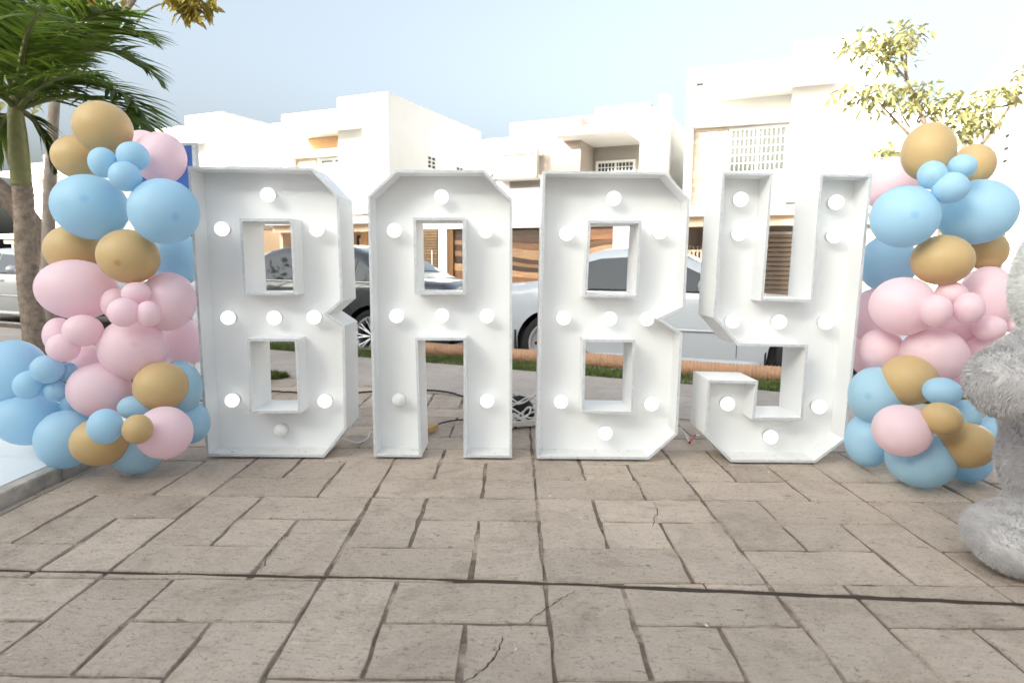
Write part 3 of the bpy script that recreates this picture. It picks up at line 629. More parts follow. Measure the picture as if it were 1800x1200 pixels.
# ------------------------------------------------------------------ balloons
def latex(name, col, rough, spec, transl, spot=0.0):
    m = bpy.data.materials.new(name); m.use_nodes = True; nt = m.node_tree; L = nt.links; b = nt.nodes['Principled BSDF']
    tc = nt.nodes.new('ShaderNodeTexCoord'); sx = nt.nodes.new('ShaderNodeSeparateXYZ'); L.new(tc.outputs['Object'], sx.inputs[0])
    n = nt.nodes.new('ShaderNodeTexNoise'); n.inputs['Scale'].default_value = 5; L.new(tc.outputs['Object'], n.inputs['Vector'])
    ad = nt.nodes.new('ShaderNodeMath'); ad.operation = 'MULTIPLY_ADD'; ad.inputs[1].default_value = .006; L.new(n.outputs['Fac'], ad.inputs[0]); L.new(sx.outputs['Z'], ad.inputs[2])
    mr = nt.nodes.new('ShaderNodeMapRange'); mr.inputs[1].default_value = .990; mr.inputs[2].default_value = 1.003; mr.inputs[3].default_value = 0; mr.inputs[4].default_value = spot; L.new(ad.outputs[0], mr.inputs[0])
    mx = nt.nodes.new('ShaderNodeMix'); mx.data_type = 'RGBA'; mx.inputs[6].default_value = (*col, 1); mx.inputs[7].default_value = (*[c * c * 1.0 for c in col], 1); L.new(mr.outputs[0], mx.inputs[0])
    L.new(mx.outputs[2], b.inputs['Base Color']); b.inputs['Roughness'].default_value = rough; b.inputs['Specular IOR Level'].default_value = spec
    b.inputs['Sheen Weight'].default_value = .12
    t = nt.nodes.new('ShaderNodeBsdfTranslucent'); L.new(mx.outputs[2], t.inputs[0]); ms = nt.nodes.new('ShaderNodeMixShader'); ms.inputs[0].default_value = transl
    L.new(b.outputs[0], ms.inputs[1]); L.new(t.outputs[0], ms.inputs[2]); L.new(ms.outputs[0], nt.nodes['Material Output'].inputs[0])
    return m
LX = {'pink': ((.98, .79, .845), .36, .36, .38), 'blue': ((.52, .765, .92), .36, .36, .38), 'gold': ((.67, .485, .24), .38, .35, .2)}
BCOL = {}
for c_, v_ in LX.items(): BCOL[c_, 0] = latex(c_ + '_latex', *v_); BCOL[c_, 1] = latex(c_ + '_latex_with_spot', *v_, .6)
def balloon_mesh(key):
    pr = []
    for a in np.linspace(0.0, math.pi, 30):
        r, h = math.sin(a), math.cos(a)
        if h < 0: r *= 1 - .10 * h * h * abs(h); h *= 1.06
        pr.append((max(r, .0005), h))
    pr = pr[:-1] + [(.035, -1.06), (.03, -1.09), (.07, -1.15), (.055, -1.16)]
    return MB().lathe(pr, 40).mesh('balloon', BCOL[key], True)
BM = {c: balloon_mesh(c) for c in BCOL}
def balloon(c, px, py, rx, ry, y, label, group, rot=0.0, spot=0, dep=None):
    p = at_y(px, py, y); gz = .068 if p[0] < -2.09 else .013      # rests on the patio or the porch kerb: bring it nearer until it just touches
    rz = ry * float((p - CP) @ fw) / F
    if p[2] - rz < gz: p = CP + (p - CP) * max((CH - gz) / (rz + CH - p[2]), .92)
    d = p - CP; zz = float(d @ fw); dn = d / np.linalg.norm(d); ca = 1 / math.hypot(1, d[0] / d[1])
    a = rx * zz / F * (ca + (1 - ca) * .12); b = ry * zz / F; e = dep or .5 * (a + b) * .98
    o = link('balloon', BM[c, spot]); tag(o, label, 'balloon', group)
    zax = Vector(-dn); h = Vector((-dn[1], dn[0], 0)); h = -h if h.x < 0 else h; xax = (h - zax * h.dot(zax)).normalized(); yax = zax.cross(xax)
    R = Matrix((xax, yax, zax)).transposed() @ Matrix.Rotation(-math.radians(rot), 3, 'Z')
    R = R @ Matrix.Rotation(random.uniform(-.3, .3), 3, 'X') @ Matrix.Rotation(random.uniform(-.35, .35), 3, 'Y'); sc_ = (a, b, e)
    o.matrix_world = Matrix.Translation(Vector(p)) @ R.to_4x4() @ Matrix.Diagonal((*sc_, 1))
    return o
YB = 3.02
LB = [
 ('gold', 181, 225, 54, 45, .0, 'big gold balloon at the very top of the left column', 10, 0),
 ('gold', 139, 277, 50, 38, .16, 'gold balloon half hidden below the top gold one, left column', 0, 0),
 ('blue', 181, 286, 27, 26, -.13, 'small blue balloon touching the second gold balloon, left column', 0, 0),
 ('blue', 234, 275, 30, 25, -.12, 'small blue balloon against the topmost pink balloon, left column', 15, 0),
 ('blue', 220, 310, 30, 26, -.17, 'small blue balloon lowest of the top trio, left column', 10, 0),
 ('pink', 282, 278, 47, 45, .08, 'pink balloon highest on the left column, in front of the blue board', 20, 0),
 ('pink', 252, 258, 34, 28, .34, 'sliver of pink balloon behind the highest pink one, left column', 0, 0),
 ('blue', 159, 364, 70, 56, .0, 'large blue oval balloon above a gold one, left column outer side', 12, 1),
 ('blue', 289, 372, 64, 57, -.10, 'large pale blue balloon overlapping the top of the first letter B', 12, 1),
 ('gold', 131, 440, 55, 44, .10, 'gold balloon under the large blue oval, left column outer side', 0, 0),
 ('gold', 226, 451, 57, 47, -.05, 'gold balloon in the middle of the left column, above the pinks', 8, 1),
 ('blue', 312, 455, 46, 48, .44, 'shaded blue balloon deep between left column and first letter B', 0, 0),
 ('pink', 136, 509, 75, 52, .0, 'largest pink balloon, left column outer side beside the palm trunk', 8, 0),
 ('pink', 203, 534, 27, 27, -.02, 'small shaded pink balloon between largest pink and the small pink trio', 0, 0),
 ('pink', 240, 516, 27, 20, -.10, 'small pink balloon topmost of the trio, left column', 0, 0),
 ('pink', 218, 549, 30, 26, -.19, 'small pink balloon frontmost of the trio, left column', 0, 0),
 ('pink', 261, 552, 23, 23, -.15, 'small pink balloon nearest letter B in the trio, left column', 0, 0),
 ('pink', 295, 530, 51, 52, .06, 'big pink balloon beside the first letter B, left column', 15, 0),
 ('pink', 146, 581, 37, 28, -.12, 'medium pink oval balloon under the largest pink, left column', 8, 0),
 ('pink', 104, 590, 30, 32, .05, 'pink balloon half hidden behind two ovals above the blue cluster', 0, 0),
 ('pink', 111, 611, 31, 25, -.14, 'pink oval balloon resting just above the small blue cluster, left column', 10, 0),
 ('pink', 150, 630, 32, 26, .08, 'shaded pink balloon tucked under the medium pink ovals, left column', 0, 0),
 ('pink', 234, 613, 63, 54, -.02, 'large pink balloon at the centre of the left column, under small trio', 0, 1),
 ('pink', 322, 602, 46, 42, .44, 'pink balloon behind, cut by the edge of first letter B', 0, 0),
 ('pink', 175, 685, 59, 48, -.08, 'big pink balloon above the blue and gold small ones, left column', 12, 0),
 ('gold', 283, 679, 50, 43, -.09, 'gold balloon tilted beside the lower half of first letter B', -20, 0),
 ('blue', 316, 681, 41, 48, .03, 'light blue balloon behind the tilted gold one by first letter B', 0, 0),
 ('blue', 333, 742, 38, 38, .05, 'low blue balloon almost hidden at the foot of first letter B', 0, 0),
 ('blue', 236, 716, 30, 21, -.15, 'medium blue oval between big pink and tilted gold, left column', 5, 0),
 ('blue', 185, 749, 33, 31, -.42, 'round medium blue balloon in front of the low gold, left column', 0, 0),
 ('gold', 242, 754, 28, 26, -.42, 'small round gold balloon near the foot of the left column', 0, 0),
 ('gold', 177, 776, 55, 42, -.26, 'large gold balloon low on the left column, behind round blue one', 5, 0),
 ('pink', 289, 760, 52, 46, -.24, 'lowest pink balloon of the left column', -10, 0),
 ('blue', 242, 789, 52, 43, .0, 'blue balloon touching the pavers under the left column', 0, 1),
 ('blue', 114, 772, 55, 51, .08, 'blue balloon low behind the big gold, over the porch kerb', 0, 0),
 ('blue', 138, 715, 34, 30, .06, 'blue balloon in shadow behind the small blue cluster and big pink', 0, 0),
 ('blue', 26, 656, 64, 59, .0, 'huge blue balloon at the left edge, upper of two', 0, 0),
 ('blue', 50, 735, 64, 47, -.04, 'huge blue balloon at the left edge, lower one over white tiles', 8, 0),
 ('blue', 83, 649, 31, 25, -.16, 'small blue balloon topmost of the cluster on the left edge', 10, 0),
 ('blue', 50, 676, 28, 25, -.17, 'small blue balloon outermost of the cluster on the left edge', 20, 0),
 ('blue', 97, 686, 22, 19, -.13, 'small blue balloon lowest of the cluster, touching the big pink', -15, 0),
 ('blue', 120, 653, 18, 17, -.08, 'smallest blue balloon peeking behind the edge cluster, left column', 0, 0),
]
RB = [
 ('gold', 1632, 267, 49, 50, .0, 'big gold balloon at the very top of the right column', 0, 0),
 ('gold', 1711, 290, 40, 36, .12, 'second gold balloon half hidden at the top of the right column', 0, 0),
 ('pink', 1566, 324, 52, 47, .40, 'pink balloon behind the top corner of letter Y', 0, 0),
 ('blue', 1639, 308, 27, 25, -.12, 'small blue balloon under the top gold, nearest letter Y', -20, 0),
 ('blue', 1691, 293, 27, 21, -.12, 'small blue balloon under the second gold, right column', 10, 0),
 ('blue', 1670, 330, 34, 27, -.16, 'small blue balloon lowest of the top trio, right column', 0, 0),
 ('blue', 1590, 381, 63, 54, -.06, 'large pale blue balloon beside the top of letter Y', 5, 1),
 ('blue', 1716, 373, 73, 56, .02, 'largest blue oval balloon, outer side of the right column', -12, 0),
 ('blue', 1560, 463, 52, 50, .42, 'shaded blue balloon behind the arm of letter Y', 0, 0),
 ('gold', 1656, 457, 57, 44, -.05, 'gold balloon in the middle of the right column', 0, 0),
 ('gold', 1735, 441, 39, 34, .14, 'gold balloon half hidden under the largest blue oval, right column', 0, 0),
 ('pink', 1587, 538, 61, 51, -.02, 'large pink balloon beside the middle of letter Y', 8, 0),
 ('pink', 1735, 524, 54, 56, .06, 'big pink balloon beside the plush toy, right column', 0, 0),
 ('pink', 1672, 517, 30, 22, -.06, 'small pink balloon topmost of the trio, right column', 0, 0),
 ('pink', 1645, 546, 30, 29, -.17, 'small pink balloon nearest letter Y in the trio, right column', 0, 0),
 ('pink', 1703, 542, 29, 28, -.16, 'small pink balloon outermost of the trio, right column', 0, 0),
 ('pink', 1739, 577, 31, 23, -.10, 'medium pink oval just above the toy arm, right column', -8, 0),
 ('pink', 1776, 570, 16, 14, .02, 'tiny pink balloon peeking out beside the toy head', 0, 0),
 ('pink', 1668, 578, 44, 32, .06, 'deep pink shaded balloon under the small trio, right column', 0, 0),
 ('pink', 1722, 608, 30, 24, .0, 'pink balloon tucked behind the toy arm, upper one', 0, 0),
 ('pink', 1538, 556, 46, 50, .42, 'pink balloon half hidden behind the letter Y edge', 0, 0),
 ('pink', 1549, 615, 42, 38, .12, 'pink balloon beside letter Y, above the lower blue ones', 0, 0),
 ('pink', 1530, 622, 36, 42, .46, 'rear pink balloon squeezed behind letter Y, low', 0, 0),
 ('pink', 1641, 624, 63, 48, -.04, 'large pink balloon above the tilted gold one, right column', 5, 1),
 ('pink', 1690, 663, 38, 27, .02, 'pink balloon behind the toy paw, right column', 0, 0),
 ('gold', 1596, 668, 53, 44, -.09, 'gold balloon tilted under the large pink, right column', 10, 0),
 ('blue', 1540, 694, 51, 50, -.02, 'light blue balloon overlapping the lower edge of letter Y', 0, 1),
 ('blue', 1656, 688, 36, 25, -.30, 'medium blue oval beside the toy paw, right column', 5, 0),
 ('gold', 1655, 736, 39, 29, -.42, 'small gold oval balloon below the toy paw', 12, 0),
 ('blue', 1697, 730, 30, 28, -.24, 'blue balloon mostly hidden by toy paw and small gold oval', 0, 0),
 ('pink', 1585, 756, 55, 45, -.34, 'lowest pink balloon of the right column', 10, 0),
 ('gold', 1696, 782, 57, 40, -.32, 'large dark gold balloon lowest on the right column', -8, 0),
 ('blue', 1526, 772, 43, 47, .02, 'blue balloon at the foot of letter Y', 0, 0),
 ('blue', 1617, 806, 65, 50, -.02, 'large blue balloon resting on the pavers, right column', 5, 1),
 ('blue', 1700, 812, 45, 33, .10, 'blue balloon on the pavers behind the dark gold one', 0, 0),
 ('blue', 1747, 762, 28, 36, .14, 'blue balloon half hidden behind the toy leg', 0, 0),
]
for b in LB: balloon(b[0], b[1], b[2], b[3], b[4], YB + b[5], b[6], 'balloons of the left column', b[7], b[8])
for b in RB: balloon(b[0], b[1], b[2], b[3], b[4], YB + .02 + b[5], b[6], 'balloons of the right column', b[7], b[8])

# ------------------------------------------------------------------ plush toy at the right edge
def fur_mat(name, col, dark):
    m = mat(name, col, .9, .1, var=.14, scale=25, transl=.0); b = m.node_tree.nodes['Principled BSDF']; b.inputs['Sheen Weight'].default_value = .35; return m
M_fur = fur_mat('grey_fur', (.57, .55, .55), None); M_furw = fur_mat('white_fur', (.84, .83, .81), None)
def blob_mesh(name, balls, m, vox=.022):
    bm = bmesh.new()
    for (p, rad, rot) in balls:
        mt = Matrix.Translation(p) @ Matrix.Rotation(rot[2], 4, 'Z') @ Matrix.Rotation(rot[1], 4, 'Y') @ Matrix.Rotation(rot[0], 4, 'X') @ Matrix.Diagonal((*rad, 1))
        bmesh.ops.create_icosphere(bm, subdivisions=4, radius=1, matrix=mt)
    me = bpy.data.meshes.new(name); bm.to_mesh(me); bm.free(); o = bpy.data.objects.new('tmp', me); COL.objects.link(o)
    rm = o.modifiers.new('r', 'REMESH'); rm.mode = 'VOXEL'; rm.voxel_size = vox; sm = o.modifiers.new('s', 'SMOOTH'); sm.iterations = 6; sm.factor = .5
    dg = bpy.context.evaluated_depsgraph_get(); me2 = bpy.data.meshes.new_from_object(o.evaluated_get(dg)); me2.name = name
    bpy.data.objects.remove(o); me2.materials.clear(); me2.materials.append(m); me2.polygons.foreach_set('use_smooth', [True] * len(me2.polygons)); return me2
def fur(me, n, length, width, m, lay=.55):
    me.calc_loop_triangles(); V = np.array([v.co for v in me.vertices]); NV = np.array([v.normal for v in me.vertices]); Tn = np.array([t.vertices[:] for t in me.loop_triangles])
    A = np.linalg.norm(np.cross(V[Tn[:, 1]] - V[Tn[:, 0]], V[Tn[:, 2]] - V[Tn[:, 0]]), axis=1); k = rng.choice(len(Tn), n, p=A / A.sum()); u = rng.random((n, 2)); fl = u.sum(1) > 1; u[fl] = 1 - u[fl]
    w = np.stack([1 - u.sum(1), u[:, 0], u[:, 1]], 1)[:, :, None]; P = (V[Tn[k]] * w).sum(1); Nn = (NV[Tn[k]] * w).sum(1); Nn /= np.linalg.norm(Nn, axis=1)[:, None]
    # clumped flow: direction noise from low-frequency sines plus gravity
    fl = np.stack([np.sin(P[:, 1] * 43 + 3 * np.sin(P[:, 2] * 31)), np.sin(P[:, 2] * 37 + 2 * np.sin(P[:, 0] * 41)), -.9 + .7 * np.sin(P[:, 0] * 35 + P[:, 1] * 29)], 1) + rng.normal(0, .45, (n, 3))
    fl -= Nn * (fl * Nn).sum(1)[:, None]; D = Nn + fl * lay; D /= np.linalg.norm(D, axis=1)[:, None]; D2 = Nn * .5 + fl * lay * 1.5; D2 /= np.linalg.norm(D2, axis=1)[:, None]
    S = np.cross(D, rng.normal(0, 1, (n, 3))); S /= np.linalg.norm(S, axis=1)[:, None]; L = length * rng.uniform(.6, 1.2, n)[:, None]; W = width * rng.uniform(.7, 1.2, n)[:, None]
    a = P - S * W - Nn * .003; b = P + S * W - Nn * .003; c = P + D * L * .55 + S * W * .8; d = P + D * L * .55 - S * W * .8; e = P + D * L * .55 + D2 * L * .5
    VV = np.concatenate([a, b, c, d, e], 0); i = np.arange(n); Fc = np.concatenate([np.stack([i, i + n, i + 2 * n], 1), np.stack([i, i + 2 * n, i + 3 * n], 1), np.stack([i + 3 * n, i + 2 * n, i + 4 * n], 1)], 0)
    return raw_mesh('fur', VV, Fc, m)
def pp(px, py, y): return Vector(at_y(px, py, y))
toy = empty('plush_toy', (1.86, 2.0, 0)); tag(toy, 'big grey plush toy with white head standing at the right edge', 'toy')
sh, paw = pp(1890, 590, 1.95), pp(1771, 672, 1.86)
balls = [(Vector((1.96, 2.06, .58)), (.27, .24, .34), (0, 0, 0)), (Vector((1.96, 2.06, .36)), (.26, .23, .2), (0, 0, 0))]
for k in range(7): q = sh.lerp(paw, k / 6); r = .098 + .010 * k / 6; balls.append((q, (r, r, r), (0, 0, 0)))
sh2, paw2 = Vector((2.2, 2.02, .78)), Vector((2.42, 1.86, .55))
for k in range(5): q = sh2.lerp(paw2, k / 4); balls.append((q, (.12,) * 3, (0, 0, 0)))
lg = pp(1850, 800, 2.06); f1 = pp(1788, 950, 2.02)
balls += [(Vector((lg.x, lg.y, .42)), (.125, .13, .2), (0, 0, 0)), (Vector((lg.x, lg.y, .26)), (.105, .115, .2), (0, 0, 0)), (Vector((f1.x + .01, f1.y + .02, .115)), (.155, .15, .105), (0, 0, -.25)), (Vector((f1.x - .01, f1.y - .04, .095)), (.145, .12, .085), (0, 0, 0))]
balls += [(Vector((2.14, 2.03, .42)), (.135, .14, .2), (0, 0, 0)), (Vector((2.14, 2.03, .24)), (.12, .12, .2), (0, 0, 0)), (Vector((2.2, 1.93, .115)), (.15, .22, .115), (0, 0, .25))]
bme = blob_mesh('body', [(p - toy.location, r, ro) for p, r, ro in balls], M_fur); link('body', bme, toy)
f_ = link('fur', fur(bme, 140000, .0175, .0010, M_fur, .5), toy)
hd = pp(2008, 500, 1.97)
hme = blob_mesh('head', [(hd - toy.location, (.335, .31, .32), (0, 0, 0)), (hd + Vector((0, -.24, -.06)) - toy.location, (.13, .13, .11), (0, 0, 0)), (hd + Vector((-.25, .0, .27)) - toy.location, (.1, .06, .11), (0, 0, 0)), (hd + Vector((.25, .0, .27)) - toy.location, (.1, .06, .11), (0, 0, 0))], M_furw)
ho = link('head', hme, toy); link('head_fur', fur(hme, 60000, .02, .0011, M_furw, .45), ho)
for sx in (-.11, .11): e = MB().lathe([(.0001, -.02), (.016, -.012), (.022, .0), (.016, .012)], 14, 0, 'y').obj('eye', M_dark, ho, True); e.location = hd + Vector((sx, -.30, .06)) - toy.location
e = MB().lathe([(.0001, -.02), (.024, -.012), (.034, .0), (.02, .014)], 14, 0, 'y').obj('nose', M_dark, ho, True); e.location = hd + Vector((0, -.375, -.02)) - toy.location
M_sole = mat('toy_sole', (.42, .40, .38), .9, .1)

# ------------------------------------------------------------------ palm
M_trunk = mat('palm_bark', (.30, .235, .185), .9, .15, var=.35, scale=22, bump=1.0, bscale=70)
M_crownsh = mat('palm_crownshaft', (.25, .245, .10), .5, .35, var=.18, scale=14)
M_frond = mat('palm_leaf', (.105, .16, .022), .38, .45, var=.5, scale=4, transl=.36)
M_rach = mat('palm_rachis', (.15, .16, .06), .5, .3, var=.2, scale=10)
PY = 4.95
pb = at_y(60, 600, PY); ptop = at_y(27, 190, PY); palm = empty('palm_tree', (pb[0], pb[1], -.02)); tag(palm, 'palm tree with green crownshaft and drooping fronds at the left edge', 'palm'); po = Vector(palm.location)
m = MB(); pts = []; rad = []
zc = at_y(34, 322, PY)[2]
for k in range(120):
    f = k / 119; zz = -.0 + (zc) * f; x = pb[0] + (ptop[0] - pb[0]) * f * .75; ring = .003 * (1 if k % 3 == 0 else 0) + random.uniform(-.001, .001)
    pts.append((x - po.x + .006 * math.sin(f * 7), 0 + .004 * math.sin(f * 9), zz)); rad.append(.088 - .022 * f + (.03 * (1 - f / .12) if f < .12 else 0) + ring)
m.tube(pts, rad, 22); m.obj('trunk', M_trunk, palm, True)
m = MB(); pts = []; rad = []
for k in range(20):
    f = k / 19; zz = zc + (ptop[2] + .04 - zc) * f; x = pb[0] + (ptop[0] - pb[0]) * (.75 + .25 * f); pts.append((x - po.x, 0, zz)); rad.append(.066 + .006 * math.sin(f * 3) - .022 * f ** 2 + (.004 if k < 1 else 0))
m.tube(pts, rad, 20); m.obj('crownshaft', M_crownsh, palm, True)
top = Vector((ptop[0], PY, ptop[2] + .02))
def bez(P, n):
    P = [Vector(p) for p in P]; m = len(P) - 1; out = []
    for i in range(n):
        t = i / (n - 1); out.append(sum((P[k] * (math.comb(m, k) * t ** k * (1 - t) ** (m - k)) for k in range(m + 1)), Vector()))
    return out
def frond(ctrl, nl=50, ll=.55, droop=.5, seed=0, splay=.75, hang=.0, start=.18):
    r = random.Random(seed); c = bez(ctrl, 40); V = []; Fc = []
    c = [p - po for p in c]
    mr = MB(); mr.tube(c, [.022 * (1 - i / 40) ** .8 + .003 for i in range(40)], 6)
    side0 = (c[-1] - c[0]).cross(Vector((0, 0, 1))); side0.normalize()
    for i in range(nl):
        t = start + (1 - start) * (i / (nl - 1)); q = t * 39; k = min(int(q), 38); p = c[k].lerp(c[k + 1], q - k); tg = (c[k + 1] - c[k]).normalized()
        s = tg.cross(Vector((0, 0, 1)));  s = side0 if s.length < .25 else s.normalized()
        nrm = s.cross(tg).normalized(); L = ll * (math.sin(math.pi * min(.97, .12 + t * .88)) ** .55) * r.uniform(.82, 1.1)
        if t > .8: L *= 1 - .35 * (t - .8) / .2
        for sd in (-1, 1):
            d = (s * sd * splay + tg * (.55 + .5 * t) + nrm * r.uniform(-.1, .35)).normalized(); d += Vector((r.uniform(-.1, .1), r.uniform(-.1, .1), r.uniform(-.1, .1)))
            d.normalize(); w = d.cross(nrm + Vector((r.uniform(-.4, .4), r.uniform(-.4, .4), 0))).normalized(); o = len(V); hw = .0185 * r.uniform(.75, 1.2); n = 6
            pp_ = p.copy(); dd = d.copy()
            for j in range(n):
                f = j / (n - 1); ww = hw * (.45 + 1.4 * f if f < .3 else .87 * (1 - ((f - .3) / .7) ** 1.6) + .02)
                V.append(pp_ - w * ww); V.append(pp_ + nrm * ww * .35); V.append(pp_ + w * ww)
                dd = (dd + Vector((0, 0, -1)) * (droop * (.05 + .30 * f) + hang * .3) * r.uniform(.7, 1.3)).normalized(); pp_ = pp_ + dd * (L / (n - 1))
            for j in range(n - 1):
                a = o + j * 3; Fc += [(a, a + 1, a + 4, a + 3), (a + 1, a + 2, a + 5, a + 4)]
    mr.add(V, Fc, 1); mr.mi[-len(Fc):] = [1] * len(Fc)
    return mr.obj('frond', [M_rach, M_frond], palm, 60, recalc=False)
def pf(*pts): return [Vector(at_y(x, y, PY + dy)) for x, y, dy in pts]
frond(pf((36, 185, 0), (75, 140, -.1), (170, 120, -.3), (255, 165, -.45), (268, 245, -.5)), 50, .42, .35, 1)
frond(pf((36, 190, 0), (90, 165, -.25), (165, 155, -.5), (215, 185, -.6), (225, 225, -.7)), 43, .38, .5, 2)
frond(pf((33, 185, 0), (60, 110, .1), (130, 40, .1), (215, 30, .0), (270, 75, -.1)), 53, .48, .35, 3)
frond(pf((35, 185, 0), (70, 100, .3), (150, 60, .5), (240, 80, .5), (285, 150, .5)), 50, .46, .45, 4)
frond(pf((30, 180, 0), (30, 80, -.1), (60, -20, -.3), (120, -110, -.5)), 47, .5, .3, 5)
frond(pf((28, 180, 0), (5, 90, -.2), (-30, 10, -.5), (-60, -60, -.8)), 47, .52, .4, 6)
frond(pf((26, 180, 0), (-10, 110, .0), (-80, 80, -.1), (-150, 130, -.2)), 46, .5, .5, 7)
frond(pf((26, 190, 0), (0, 150, -.2), (-60, 150, -.4), (-110, 230, -.5)), 43, .5, .6, 8)
frond(pf((30, 185, 0), (35, 90, -.4), (50, 30, -.9), (80, 10, -1.5)), 43, .5, .6, 9)
frond(pf((30, 185, 0), (15, 60, .3), (0, -30, .6), (-20, -90, .9)), 46, .5, .4, 10)
frond(pf((36, 180, 0), (60, 120, .4), (100, 80, .9), (150, 120, 1.3)), 43, .46, .5, 11)
frond(pf((34, 190, 0), (55, 160, -.3), (110, 120, -.7), (175, 130, -1.1)), 40, .42, .7, 12)
frond(pf((34, 196, 0), (62, 200, .1), (82, 240, .15), (95, 300, .15)), 24, .26, .8, 13, .4)
frond(pf((28, 196, 0), (10, 200, .1), (-15, 230, .15), (-25, 300, .15)), 28, .36, .8, 14, .5)
frond(pf((34, 180, 0), (80, 60, -.3), (160, 10, -.6), (230, 20, -.8)), 47, .46, .4, 15)

# ------------------------------------------------------------------ broadleaf trees
M_bark = mat('tree_bark', (.20, .155, .125), .9, .15, var=.3, scale=18, bump=1.0, bscale=45)
M_barkp = mat('pale_bark', (.36, .30, .26), .85, .15, var=.2, scale=14, bump=.6, bscale=40)
M_leafy = mat('yellow_green_leaf', (.42, .34, .09), .5, .3, var=.4, scale=9, transl=.4)
M_leafg = mat('pale_green_leaf', (.40, .385, .185), .5, .3, var=.45, scale=8, transl=.35)
def leaves(name, centers, m, parent, L=.13, W=.045, hang=.6):
    """centers: (point, radius vector, count); pointed leaves with a folded midrib"""
    Ps = []; 
    for c, rad, n in centers:
        q = rng.normal(0, .5, (n, 3)); q = q / np.maximum(1, np.linalg.norm(q, axis=1))[:, None]; Ps.append(np.array(c) + q * np.array(rad))
    P = np.concatenate(Ps); n = len(P); a = rng.uniform(0, 2 * math.pi, n); D = np.stack([np.cos(a), np.sin(a), rng.uniform(-1.0, .35, n) * hang * 1.6], 1); D /= np.linalg.norm(D, axis=1)[:, None]
    S = np.cross(D, np.stack([rng.normal(0, .5, n), rng.normal(0, .5, n), np.ones(n)], 1)); S /= np.linalg.norm(S, axis=1)[:, None]; Nn = np.cross(S, D)
    l = L * rng.uniform(.6, 1.25, n)[:, None]; w = W * rng.uniform(.7, 1.2, n)[:, None]; dn = np.array([0, 0, -.15])
    v = [P, P + D * l * .35 + S * w * .9 + Nn * w * .35, P + D * l * .7 + S * w * .65 + Nn * w * .25 + dn * l, P + D * l * 1.0 + dn * l * 2, P + D * l * .7 - S * w * .65 + Nn * w * .25 + dn * l, P + D * l * .35 - S * w * .9 + Nn * w * .35, P + D * l * .35, P + D * l * .7 + dn * l]
    VV = np.concatenate(v); i = np.arange(n); g = lambda *k: np.stack([i + n * q for q in k], 1)
    Fc = np.concatenate([g(0, 6, 1), g(0, 5, 6), g(6, 7, 1), g(1, 7, 2), g(6, 5, 7), g(5, 4, 7), g(7, 3, 2), g(7, 4, 3)])
    me = raw_mesh(name, VV - np.array(parent.location), Fc, m); return tag(link(name, me, parent), kind='stuff')
def limb(b, pts, r0, r1, parent, n=10):
    c = bez(pts, 14); c = [p - Vector(parent.location) for p in c]; b.tube(c, [r0 + (r1 - r0) * i / 13 for i in range(14)], n)
TY = 7.0
rt = empty('street_tree', tuple(at_y(1660, 560, TY))[:2] + (0,)); tag(rt, 'small tree with pale yellow green leaves behind the right balloons', 'tree')
tr = MB(); g = lambda x, y, d=0: Vector(at_y(x, y, TY + d)); base = Vector(rt.location)
fork = g(1655, 330); limb(tr, [base, base + Vector((.05, 0, .6)), fork], .09, .06, rt)
limb(tr, [fork, g(1640, 270), g(1590, 232), g(1545, 180)], .035, .008, rt); limb(tr, [fork, g(1660, 260), g(1610, 200), g(1596, 150), g(1585, 100)], .04, .008, rt)
limb(tr, [fork, g(1700, 290), g(1755, 220), g(1800, 150)], .03, .008, rt); limb(tr, [fork, g(1690, 270), g(1712, 235), g(1700, 200)], .03, .008, rt)
limb(tr, [g(1594, 140), g(1570, 115), g(1555, 95)], .014, .005, rt); limb(tr, [g(1594, 140), g(1590, 90), g(1600, 65)], .012, .004, rt); limb(tr, [g(1600, 225), g(1580, 200), g(1575, 160)], .012, .004, rt); limb(tr, [g(1612, 215), g(1620, 190), g(1640, 175)], .012, .004, rt)
limb(tr, [g(1775, 185), g(1740, 190), g(1715, 195)], .012, .004, rt)
tr.obj('trunk', M_bark, rt, True)
s = TY / F
def cl(x, y, rx, ry, n, d=0): return (tuple(at_y(x, y, TY + d)), (rx * s, rx * s * .8, ry * s), n)
leaves('crown', [cl(1545, 75, 62, 28, 120), cl(1590, 60, 40, 26, 60), cl(1565, 100, 45, 26, 70), cl(1500, 82, 30, 24, 24), cl(1510, 165, 48, 22, 70), cl(1560, 172, 52, 30, 110), cl(1610, 180, 48, 34, 90), cl(1600, 155, 30, 22, 24), cl(1650, 185, 45, 30, 80), cl(1690, 200, 50, 35, 110), cl(1715, 220, 38, 34, 60), cl(1740, 175, 45, 22, 60), cl(1785, 158, 34, 22, 50), cl(1560, 262, 26, 14, 30), cl(1800, 130, 24, 18, 24), cl(1690, 240, 26, 18, 20)], M_leafg, rt, .125, .025)
# pale leaning tree behind the palm, its branch tip of yellow leaves at the top edge
lt_y = 6.2
lt = empty('leaning_tree', tuple(at_y(78, 520, lt_y))[:2] + (0,)); tag(lt, 'slender pale trunked tree behind the palm with yellow leaf tips', 'tree')
g2 = lambda x, y, d=0: Vector(at_y(x, y, lt_y + d)); tr = MB(); base = Vector(lt.location)
limb(tr, [base, g2(80, 420), g2(88, 300), g2(97, 165)], .07, .045, lt); limb(tr, [g2(97, 165), g2(105, 120), g2(180, 90), g2(236, -5)], .045, .03, lt); limb(tr, [g2(97, 165), g2(85, 90), g2(70, 20), g2(60, -60)], .035, .02, lt)
limb(tr, [g2(240, 40), g2(260, 5), g2(295, 2), g2(330, 5)], .012, .005, lt); limb(tr, [g2(236, -5), g2(260, -60), g2(300, -90)], .03, .01, lt); limb(tr, [g2(300, -90), g2(325, -60), g2(335, -10)], .012, .005, lt)
tr.obj('trunk', M_barkp, lt, True); s = lt_y / F
